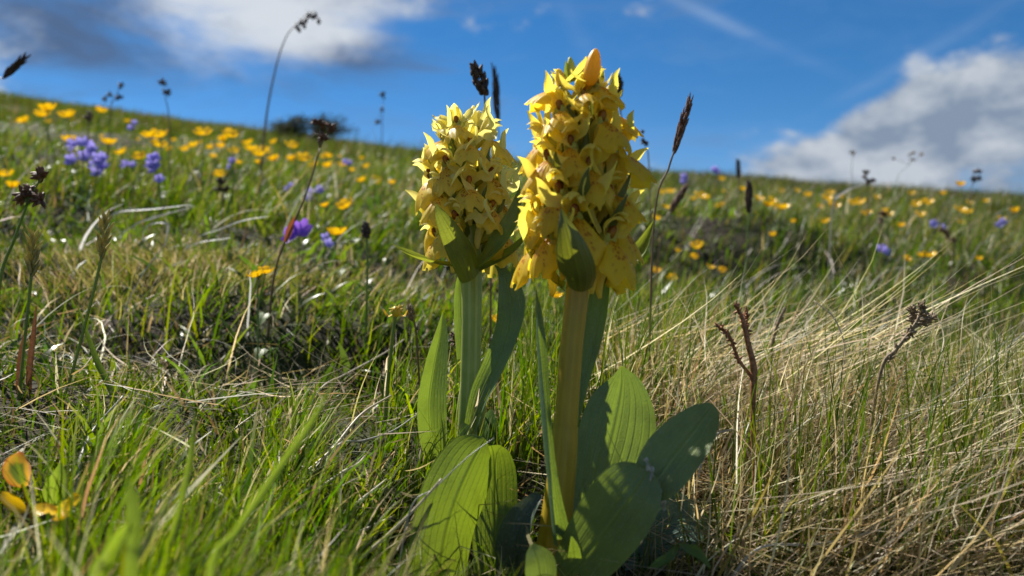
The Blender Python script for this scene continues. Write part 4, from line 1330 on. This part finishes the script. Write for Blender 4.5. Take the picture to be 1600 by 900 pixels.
def spike_grass(stem_px, head_px, wpx, d, label, mat_stem=M_STALKB, mat_head=M_HUSK, seed=1, loose=0.5, r0=0.0007, name='flowering_grass', group=None):
    """a stalk with one narrow seed head made of overlapping husks"""
    q = random.Random(seed)
    pts = [P(px, py, d) for (px, py) in stem_px]
    g0 = gz(pts[0].x, pts[0].y)
    pts[0].z = g0 - 0.004
    t = thing(name, label, 'grass head', pts[0].copy(), group)
    h0, h1 = P(*head_px[0], d), P(*head_px[1], d)
    b = MB(); b.tube([tuple(p) for p in pts] + [tuple(h0)], [r0 * 1.2] + [r0] * len(pts), 6, 6 * len(pts) + 4); b.build('stem', mat_stem, t)
    ax = h1 - h0
    L = ax.length
    n = 26
    b = MB()
    b.tube([tuple(h0), tuple(h1)], [r0 * 0.8, r0 * 0.3], 5, 3)
    w = wpx / F * d
    for i in range(n):
        tt = i / (n - 1)
        a = i * 2.4
        env = math.sin(PI * (0.12 + 0.82 * tt)) ** 0.8
        rad = Vector((math.cos(a), math.sin(a), 0))
        c_ = h0 + ax * tt * 0.9 + rad * w * 0.30 * env
        dv = (ax.normalized() + rad * loose * q.uniform(0.5, 1.3)).normalized()
        ln = L * 0.10 * q.uniform(0.8, 1.3)
        b.ball(c_ + dv * ln, (w * 0.16, ln * 1.5), dv, 5, 4, pinch=1.2)
    b.build('seed_head', mat_head, t)
    return t


rush([(-14, 520), (0, 440), (22, 375), (42, 320)], [(38, 305, 15), (66, 276, 14), (63, 312, 13), (46, 296, 10)], 0.46, 'brown wood rush with three bristly heads on short stalks', M_STALK, M_HUSK, seed=3, r0=0.0010)
rush([(418, 452), (432, 415), (476, 309), (500, 232)], [(505, 216, 9), (500, 194, 8), (516, 198, 9), (492, 191, 6)], 0.62, 'dark brown wood rush with a red sheath on its stem', M_STALKB, M_HUSK, bract=((446, 378), (460, 338)), seed=5, r0=0.0009)
spike_grass([(70, 720), (100, 620), (140, 480), (158, 405)], ((158, 402), (165, 334)), 15, 0.43, 'green gold grass head on a long leaning stalk', M_STALK, M_HUSKG, 4, 0.45, 0.0008)
spike_grass([(28, 680), (36, 560), (48, 440)], ((49, 430), (52, 360)), 14, 0.43, 'shaggy straw grass head on an upright green stalk', M_STALK, M_HUSKG, 6, 0.55, 0.0008)
spike_grass([(764, 400), (768, 330), (762, 220), (757, 150)], ((757, 148), (741, 101)), 24, 0.56, 'dark bristly grass head rising above the pale orchid', M_STALKB, M_HUSKD, 7, 0.55, 0.0008)
spike_grass([(786, 330), (782, 260), (778, 195)], ((778, 190), (773, 112)), 11, 0.95, 'slender dark grass spike between the two orchids', M_STALKB, M_HUSKD, 8, 0.15, 0.0008)
spike_grass([(985, 330), (975, 240), (968, 160)], ((968, 150), (966, 118)), 14, 0.75, 'dark grass tip peeping from behind the golden spike', M_STALKB, M_HUSKD, 9, 0.3, 0.0008)
spike_grass([(1012, 420), (1022, 345), (1045, 262), (1053, 238)], ((1053, 238), (1079, 156)), 13, 0.50, 'slim brown grass spike leaning beside the golden orchid', M_STALKB, M_HUSK, 10, 0.18, 0.0007)
spike_grass([(1020, 420), (1035, 360), (1048, 330)], ((1048, 330), (1072, 291)), 13, 0.85, 'pinkish brown grass head leaning behind the golden orchid', M_STALKB, M_HUSK, 12, 0.25, 0.0009)
spike_grass([(1162, 450), (1166, 390), (1170, 335)], ((1170, 332), (1170, 286)), 12, 0.85, 'stubby dark grass spike standing before the far buttercups', M_STALK, M_HUSKD, 13, 0.2, 0.0008)
spike_grass([(1150, 330), (1153, 290), (1154, 278)], ((1154, 278), (1153, 250)), 8, 1.5, 'small dark spike poking over the skyline', M_STALKB, M_HUSKD, 14, 0.2, 0.0009)
spike_grass([(-40, 240), (-18, 150), (5, 122)], ((5, 122), (40, 88)), 12, 0.85, 'nodding dark grass head over the high end of the skyline', M_STALKB, M_HUSKD, 15, 0.3, 0.0008)
spike_grass([(570, 480), (574, 430), (573, 375)], ((573, 372), (571, 348)), 17, 0.62, 'short dark plantain head on a bare stalk', M_STALK, M_HUSKD, 16, 0.1, 0.0010, name='plantain')
spike_grass([(660, 560), (650, 520), (643, 500)], ((643, 500), (640, 478)), 14, 0.46, 'withered brown bud beside the spent buttercup', M_STALKB, M_TWIGG, 17, 0.35, 0.0006, name='withered_bud')
rush([(265, 260), (264, 190), (258, 150)], [(253, 130, 7), (260, 144, 7)], 1.3, 'dark stalk with two round seed heads against the sky', M_STALKB, M_HUSKD, seed=8, r0=0.001, dense=10)
rush([(1020, 330), (1014, 260), (1008, 230)], [(1008, 222, 7), (1003, 206, 4)], 0.8, 'dark round seed heads behind the golden spike', M_STALKB, M_HUSKD, seed=9, r0=0.0007, dense=10)
rush([(168, 230), (172, 180), (176, 160)], [(165, 155, 5), (188, 133, 6), (186, 152, 6), (172, 148, 5)], 1.5, 'small branched seed head above the buttercups on the skyline', M_STALKB, M_HUSKD, seed=10, r0=0.0009, dense=8)
rush([(1358, 330), (1356, 295), (1354, 285)], [(1354, 270, 6), (1360, 284, 8), (1350, 278, 5)], 1.4, 'dark ragged seed head crossing the skyline below the cumulus', M_STALKB, M_HUSKD, seed=11, r0=0.0009, dense=9)
rush([(1512, 350), (1516, 310), (1520, 285)], [(1528, 268, 7), (1520, 280, 6), (1530, 278, 5)], 1.4, 'dark seed head beside a buttercup on the skyline', M_STALKB, M_HUSKD, seed=12, r0=0.0009, dense=9)
rush([(1380, 330), (1400, 285), (1420, 258)], [(1398, 248, 4), (1424, 240, 5), (1440, 242, 4), (1426, 250, 4)], 1.7, 'pale thin seed head sketched against the white cloud', M_STALK, M_TWIGG, seed=13, r0=0.0006, dense=6)
rush([(1330, 300), (1331, 265), (1332, 250)], [(1332, 240, 5)], 1.8, 'faint single seed head against the white cloud', M_STALK, M_TWIGG, seed=14, r0=0.0006, dense=6)
rush([(598, 260), (597, 200), (598, 165)], [(598, 150, 6), (597, 172, 4), (590, 190, 5)], 1.9, 'thin upright dock stalk beside the dark bush', M_STALKB, M_HUSKD, seed=15, r0=0.001, dense=8)
rush([(345, 330), (348, 300), (345, 288)], [(345, 286, 9), (352, 296, 7), (340, 296, 6)], 1.0, 'ragged dark seed head below the first buttercups', M_STALKB, M_HUSKD, seed=16, r0=0.0009, dense=10)
rush([(1478, 420), (1490, 385), (1484, 372)], [(1480, 366, 7), (1490, 376, 6), (1470, 360, 5)], 1.1, 'brown drooping seed head in the far grass', M_STALKB, M_HUSK, seed=17, r0=0.0009, dense=9)
rush([(1372, 400), (1378, 360), (1380, 345)], [(1380, 335, 7), (1376, 345, 6)], 1.2, 'brown seed head among the far buttercups', M_STALKB, M_HUSK, seed=18, r0=0.0009, dense=9)
rush([(712, 585), (714, 555), (713, 545)], [(712, 536, 8), (709, 524, 6), (716, 528, 6)], 0.47, 'small reddish brown rush head beside the green stem', M_STALKB, M_HUSK, seed=19, r0=0.0007, dense=12)
rush([(137, 260), (138, 190), (137, 180)], [(137, 186, 7), (139, 178, 6)], 1.2, 'dark brown seed head among the upper buttercups', M_STALKB, M_HUSKD, seed=20, r0=0.0009, dense=9)

# tall quaking-grass panicle against the bright cloud
d = 1.35
pts = [P(402, 330, d), P(414, 200, d), P(430, 110, d), P(447, 58, d), P(466, 36, d), P(482, 20, d), P(493, 19, d)]
pts[0].z = gz(pts[0].x, pts[0].y) - 0.004
t = thing('quaking_grass', 'tall grass stalk with drooping spikelets against the bright cloud', 'grass head', pts[0].copy())
b = MB(); b.tube([tuple(p) for p in pts], [0.0022, 0.0019, 0.0014, 0.001, 0.0008, 0.0006, 0.0004], 6, 40); b.build('stem', M_STALKB, t)
for (px, py) in ((464, 40), (470, 33), (475, 38), (482, 22), (488, 24), (493, 22), (498, 31), (478, 30), (467, 44)):
    b = MB(); c_ = P(px, py + 2, d + rnd.uniform(-0.006, 0.006)); b.ball(c_, (0.0035, 0.0062), (rnd.uniform(-0.4, 0.4), 0, 1), 6, 5, pinch=0.8)
    s_ = b.build('spikelet', M_HUSKD, t)
    b = MB(); b.tube([tuple(c_ + Vector((0, 0, 0.004))), tuple(P(px - 4, py - 7, d))], [0.0003, 0.0003], 4, 2); b.build('pedicel', M_STALKB, s_)


def twig(paths, d, mat, label, seed, knob=0.0013, name='dead_twig'):
    """branched dead stem; paths: lists of (px,py,r px)"""
    q = random.Random(seed)
    p0 = P(paths[0][0][0], paths[0][0][1], d); p0.z = gz(p0.x, p0.y) - 0.004
    t = thing(name, label, 'twig', p0)
    for i, path in enumerate(paths):
        pts = [P(a, b_, d + 0.003 * i) for (a, b_, r_) in path]
        if i == 0: pts[0] = p0
        b = MB()
        b.tube([tuple(p) for p in pts], [r_ / F * d for (_, _, r_) in path], 7, 5 * len(path))
        o_ = b.build('stem' if i == 0 else 'branch', mat, t)
        b = MB()      # stubby dead scales crowd the upper end
        for k2 in range(48):
            f_ = q.uniform(0.25, 1.0) if i else 1 - abs(q.gauss(0, 0.3))
            f_ = min(1, max(0.1, f_))
            s_ = f_ * (len(pts) - 1); j = min(int(s_), len(pts) - 2)
            c_ = pts[j].lerp(pts[j + 1], s_ - j)
            ax = (pts[j + 1] - pts[j]).normalized()
            dv = (ax + Vector((q.gauss(0, 1), q.gauss(0, 1), q.gauss(0, 1))) * 0.8).normalized()
            b.ball(c_ + dv * knob * 0.9, (knob * 0.45, knob * q.uniform(0.8, 1.5)), dv, 5, 4, pinch=0.8)
        b.build('scales', mat, o_)
    return t


twig([[(1182, 700, 3), (1176, 640, 4.5), (1178, 580, 5.5), (1167, 530, 4), (1160, 498, 3.2), (1150, 478, 2.4)], [(1175, 590, 3), (1153, 560, 2.6), (1140, 526, 2.4), (1122, 508, 2)],
      [(1170, 540, 3), (1166, 510, 3), (1166, 486, 2)]], 0.385, M_TWIG, 'red brown dead forked stem standing in the straw', 2, 0.0015)
twig([[(1345, 660, 2), (1375, 585, 2.6), (1399, 548, 3), (1418, 524, 3), (1436, 500, 3.4)], [(1430, 508, 4), (1442, 494, 4), (1440, 476, 3)], [(1430, 508, 4), (1448, 502, 4), (1456, 496, 3)], [(1426, 512, 3), (1428, 494, 3), (1426, 484, 2)]],
     0.415, M_TWIGG, 'knobbly grey brown dead stalk leaning out of the straw', 3, 0.0019)
twig([[(1215, 640, 2), (1205, 560, 2.5), (1214, 510, 2.5), (1226, 482, 2)]], 0.50, M_TWIGG, 'thin brown twig behind the forked dead stem', 4, 0.0011)
twig([[(808, 740, 4), (800, 690, 5), (806, 640, 3)], [(803, 680, 3), (815, 655, 2)]], 0.44, M_TWIGG, 'short dark broken twig between the two orchid stems', 6, 0.0008)
twig([[(660, 760, 6), (625, 738, 6), (603, 726, 5), (600, 740, 3)]], 0.415, M_TWIG, 'bent brown stub lying beside the folded orchid leaf', 7, 0.0005)
# dark brown dead leaves standing in the left grass
for (pts_, lab) in (([(44, 640, 0.44, 4), (48, 570, 0.44, 5), (53, 525, 0.44, 4), (57, 478, 0.44, 1)], 'dark brown dead blade, the taller of two by the straw grass head'),
                    ([(30, 630, 0.44, 3), (30, 590, 0.44, 4), (33, 555, 0.44, 4), (40, 515, 0.44, 1)], 'dark brown dead blade, the shorter of two by the straw grass head')):
    p0 = P(*pts_[0][:3]); p0.z = gz(p0.x, p0.y) - 0.003
    rows = [(p0.x, p0.y, p0.z, 3 / F * 0.44)] + [(*P(a, b_, c_), w / F * c_) for (a, b_, c_, w) in pts_]
    b = MB(); b.leaf(rows, (0.3, -0.9, 0.1), 16, 5, cup=0.8)
    tag(b.build('dead_grass', M_TWIG, None, origin=(0, 0, 0)), lab, 'dead blade')

# ------------------------------------------------------------------ single straws and blades one can pick out
def straw(path, d0, d1, rpx, mat, label, ground_end=True):
    n = len(path)
    pts = []
    for i, (px, py) in enumerate(path):
        d = d0 + (d1 - d0) * i / (n - 1)
        pts.append(P(px, py, d))
    if ground_end:
        p = pts[0] + (pts[0] - pts[1]) * 0.7; p.z = gz(p.x, p.y) - 0.002
        if p.z < pts[0].z - 0.002: pts = [p] + pts
        else: pts[0].z = p.z
    b = MB()
    rr_ = rpx / F * (d0 + d1) / 2
    b.tube([tuple(p) for p in pts], [rr_ * (1 - 0.55 * i / (len(pts) - 1)) for i in range(len(pts))], 6, 6 * len(pts))
    if path[0][0] > 1050:
        return tag(b.build('dry_straw', mat, None, origin=(0, 0, 0)), 'single pale straw standing clear of the dry tussock', 'straw', 'single straws in the dry tussock')
    return tag(b.build('dry_straw', mat, None, origin=(0, 0, 0)), label, 'straw', 'single dry straws lying among the green grass')


S_LAB = 'dry pale straw lying aslant across the fresh green grass'
for (path, a, c_, w) in (([(452, 762), (517, 704), (564, 648), (611, 618)], 0.35, 0.41, 3.4), ([(483, 782), (530, 742), (558, 726), (570, 713)], 0.33, 0.35, 4.0),
                         ([(418, 766), (464, 735), (502, 712)], 0.35, 0.37, 2.4), ([(524, 700), (570, 688), (614, 673), (651, 648)], 0.37, 0.41, 2.2),
                         ([(424, 888), (489, 860), (550, 836), (614, 807)], 0.31, 0.335, 4.0), ([(433, 881), (500, 830), (558, 785), (604, 749)], 0.31, 0.35, 3.2),
                         ([(477, 844), (505, 826), (530, 808)], 0.32, 0.335, 2.8), ([(539, 894), (611, 831), (655, 788), (690, 748)], 0.300, 0.31, 3.6),
                         ([(640, 800), (680, 762), (730, 715), (772, 684)], 0.305, 0.32, 1.5), ([(87, 721), (160, 722), (250, 727), (339, 730)], 0.36, 0.38, 2.2),
                         ([(124, 725), (136, 690), (149, 667), (193, 618)], 0.33, 0.38, 3.2), ([(60, 830), (150, 838), (240, 834), (300, 826)], 0.30, 0.31, 3.0),
                         ([(220, 790), (260, 760), (318, 742)], 0.33, 0.35, 2.6), ([(330, 700), (380, 660), (410, 640)], 0.40, 0.43, 2.4), ([(505, 604), (540, 585), (600, 552), (632, 530)], 0.50, 0.58, 2.0),
                         ([(1110, 690), (1160, 668), (1230, 640), (1296, 628)], 0.40, 0.44, 2.2), ([(1290, 640), (1320, 560), (1305, 500), (1272, 470)], 0.46, 0.48, 2.0),
                         ([(1255, 620), (1250, 560), (1262, 500)], 0.47, 0.50, 1.8), ([(1450, 640), (1470, 560), (1474, 520), (1456, 476)], 0.47, 0.50, 1.8),
                         ([(1380, 760), (1440, 660), (1520, 590), (1600, 520)], 0.42, 0.50, 2.2), ([(1180, 860), (1280, 850), (1400, 822), (1500, 800)], 0.33, 0.36, 2.6)):
    straw(path, a, c_, w, M_STRAW if rnd.random() < 0.6 else M_STRAWG, S_LAB)

# bleached bent blades in the left middle distance
for (path, d, w) in (([(170, 348), (185, 332), (240, 327), (300, 320)], 0.85, 3.2), ([(190, 370), (215, 350), (250, 338), (305, 322)], 0.85, 3.4), ([(225, 362), (240, 350), (262, 352), (258, 384)], 0.8, 2.5),
                     ([(310, 372), (340, 360), (380, 345), (420, 338)], 0.8, 2.6), ([(270, 400), (310, 380), (360, 372)], 0.8, 3.0), ([(1300, 330), (1320, 300), (1345, 290)], 1.3, 3.0)):
    rows = [(*P(px, py, d), (w if 0 < i < len(path) - 1 else w * 0.4) / F * d) for i, (px, py) in enumerate(path)]
    g0 = P(path[0][0] - 6, path[0][1], d); g0.z = gz(g0.x, g0.y) - 0.003
    rows = [(*g0, w * 0.4 / F * d)] + rows
    b = MB(); b.leaf(rows, (0.1, -0.5, 0.85), 20, 4, cup=0.4)
    tag(b.build('withered_grass', M_STRAWG, None, origin=(0, 0, 0)), 'bleached bent blade arching over behind the olive tussock', 'dead blade', 'bleached blades behind the olive tussock')

# broad fresh blades close to the lens
for (path, d0, d1, w, lab) in (([(325, 920), (370, 830), (430, 740), (480, 670), (528, 585)], 0.185, 0.205, 7, 'broad fresh grass blade leaning right, widest in the foreground'),
                              ([(250, 920), (280, 800), (300, 700), (306, 640)], 0.22, 0.24, 5, 'upright fresh grass blade in the foreground'),
                              ([(205, 930), (210, 850), (208, 790), (200, 742)], 0.18, 0.185, 11, 'short wide pale green blade beside the open foreground buttercup'),
                              ([(150, 930), (165, 880), (195, 830), (205, 815)], 0.18, 0.18, 11, 'stubby pale green blade leaning under the open foreground buttercup'),
                              ([(120, 700), (180, 640), (150, 560), (118, 470)], 0.40, 0.44, 5, 'long green blade bending behind the rust edged leaf')):
    n = len(path)
    rows = []
    for i, (px, py) in enumerate(path):
        d = d0 + (d1 - d0) * i / (n - 1)
        rows.append((*P(px, py, d), w * (1, 1, 0.95, 0.8, 0.5)[min(4, i)] * (0.08 if i == n - 1 else 1) / F * d))
    g0 = Vector(rows[0][:3]); g0.z = min(g0.z - 0.001, gz(g0.x, g0.y) - 0.003)
    rows = [(*g0, rows[0][3])] + rows
    b = MB(); b.leaf(rows, (0.4, -0.85, 0.2), 22, 5, cup=0.5)
    tag(b.build('broad_grass', M_HERB if 'red' not in lab else M_RUSTY, None, origin=(0, 0, 0)), lab, 'grass blade')

# ------------------------------------------------------------------ juniper bush on the skyline
d = 9.5
cb = P(480, 205, d); cb.z = gz(cb.x, cb.y)
t = thing('juniper_bush', 'dark low juniper bush on the skyline', 'bush', cb)
q = random.Random(4)
b = MB()
tips = []
for i in range(26):
    u_ = q.uniform(-1, 1)
    px = 480 + 66 * u_ + q.uniform(-10, 10)
    hh = (1 - abs(u_ - 0.12) ** 1.6) * 26 * q.uniform(0.45, 1.2) + q.uniform(0, 9)
    tp = P(px, 210 - hh, d + q.uniform(-0.25, 0.25))
    b0_ = cb + Vector((q.uniform(-0.25, 0.25), q.uniform(-0.15, 0.15), -0.03))
    md = b0_.lerp(tp, 0.5) + Vector((q.uniform(-0.08, 0.08), q.uniform(-0.08, 0.08), 0.03))
    b.tube([tuple(b0_), tuple(md), tuple(tp)], [0.022, 0.014, 0.004], 5, 7)
    tips.append((b0_, md, tp))
b.build('branches', M_BARK, t)
b = MB()
for (b0_, md, tp) in tips:
    for k2 in range(120):
        f_ = q.uniform(0.35, 1.05)
        c_ = md.lerp(tp, (f_ - 0.35) / 0.65) if f_ > 0.35 else b0_.lerp(md, f_)
        c_ = c_ + Vector((q.gauss(0, 0.05), q.gauss(0, 0.05), q.gauss(0, 0.035)))
        dv = Vector((q.gauss(0, 1), q.gauss(0, 1), q.gauss(0.5, 0.7))).normalized() * q.uniform(0.03, 0.07)
        sd_ = dv.cross(Vector((q.random(), q.random(), 0.3))).normalized() * 0.008
        k3 = len(b.v)
        b.v += [tuple(c_ - sd_), tuple(c_ + sd_), tuple(c_ + dv)]
        b.uv += [(0, 0), (1, 0), (0.5, 1)]
        b.f.append((k3, k3 + 1, k3 + 2))
b.build('foliage', M_JUN, t)['kind'] = 'stuff'
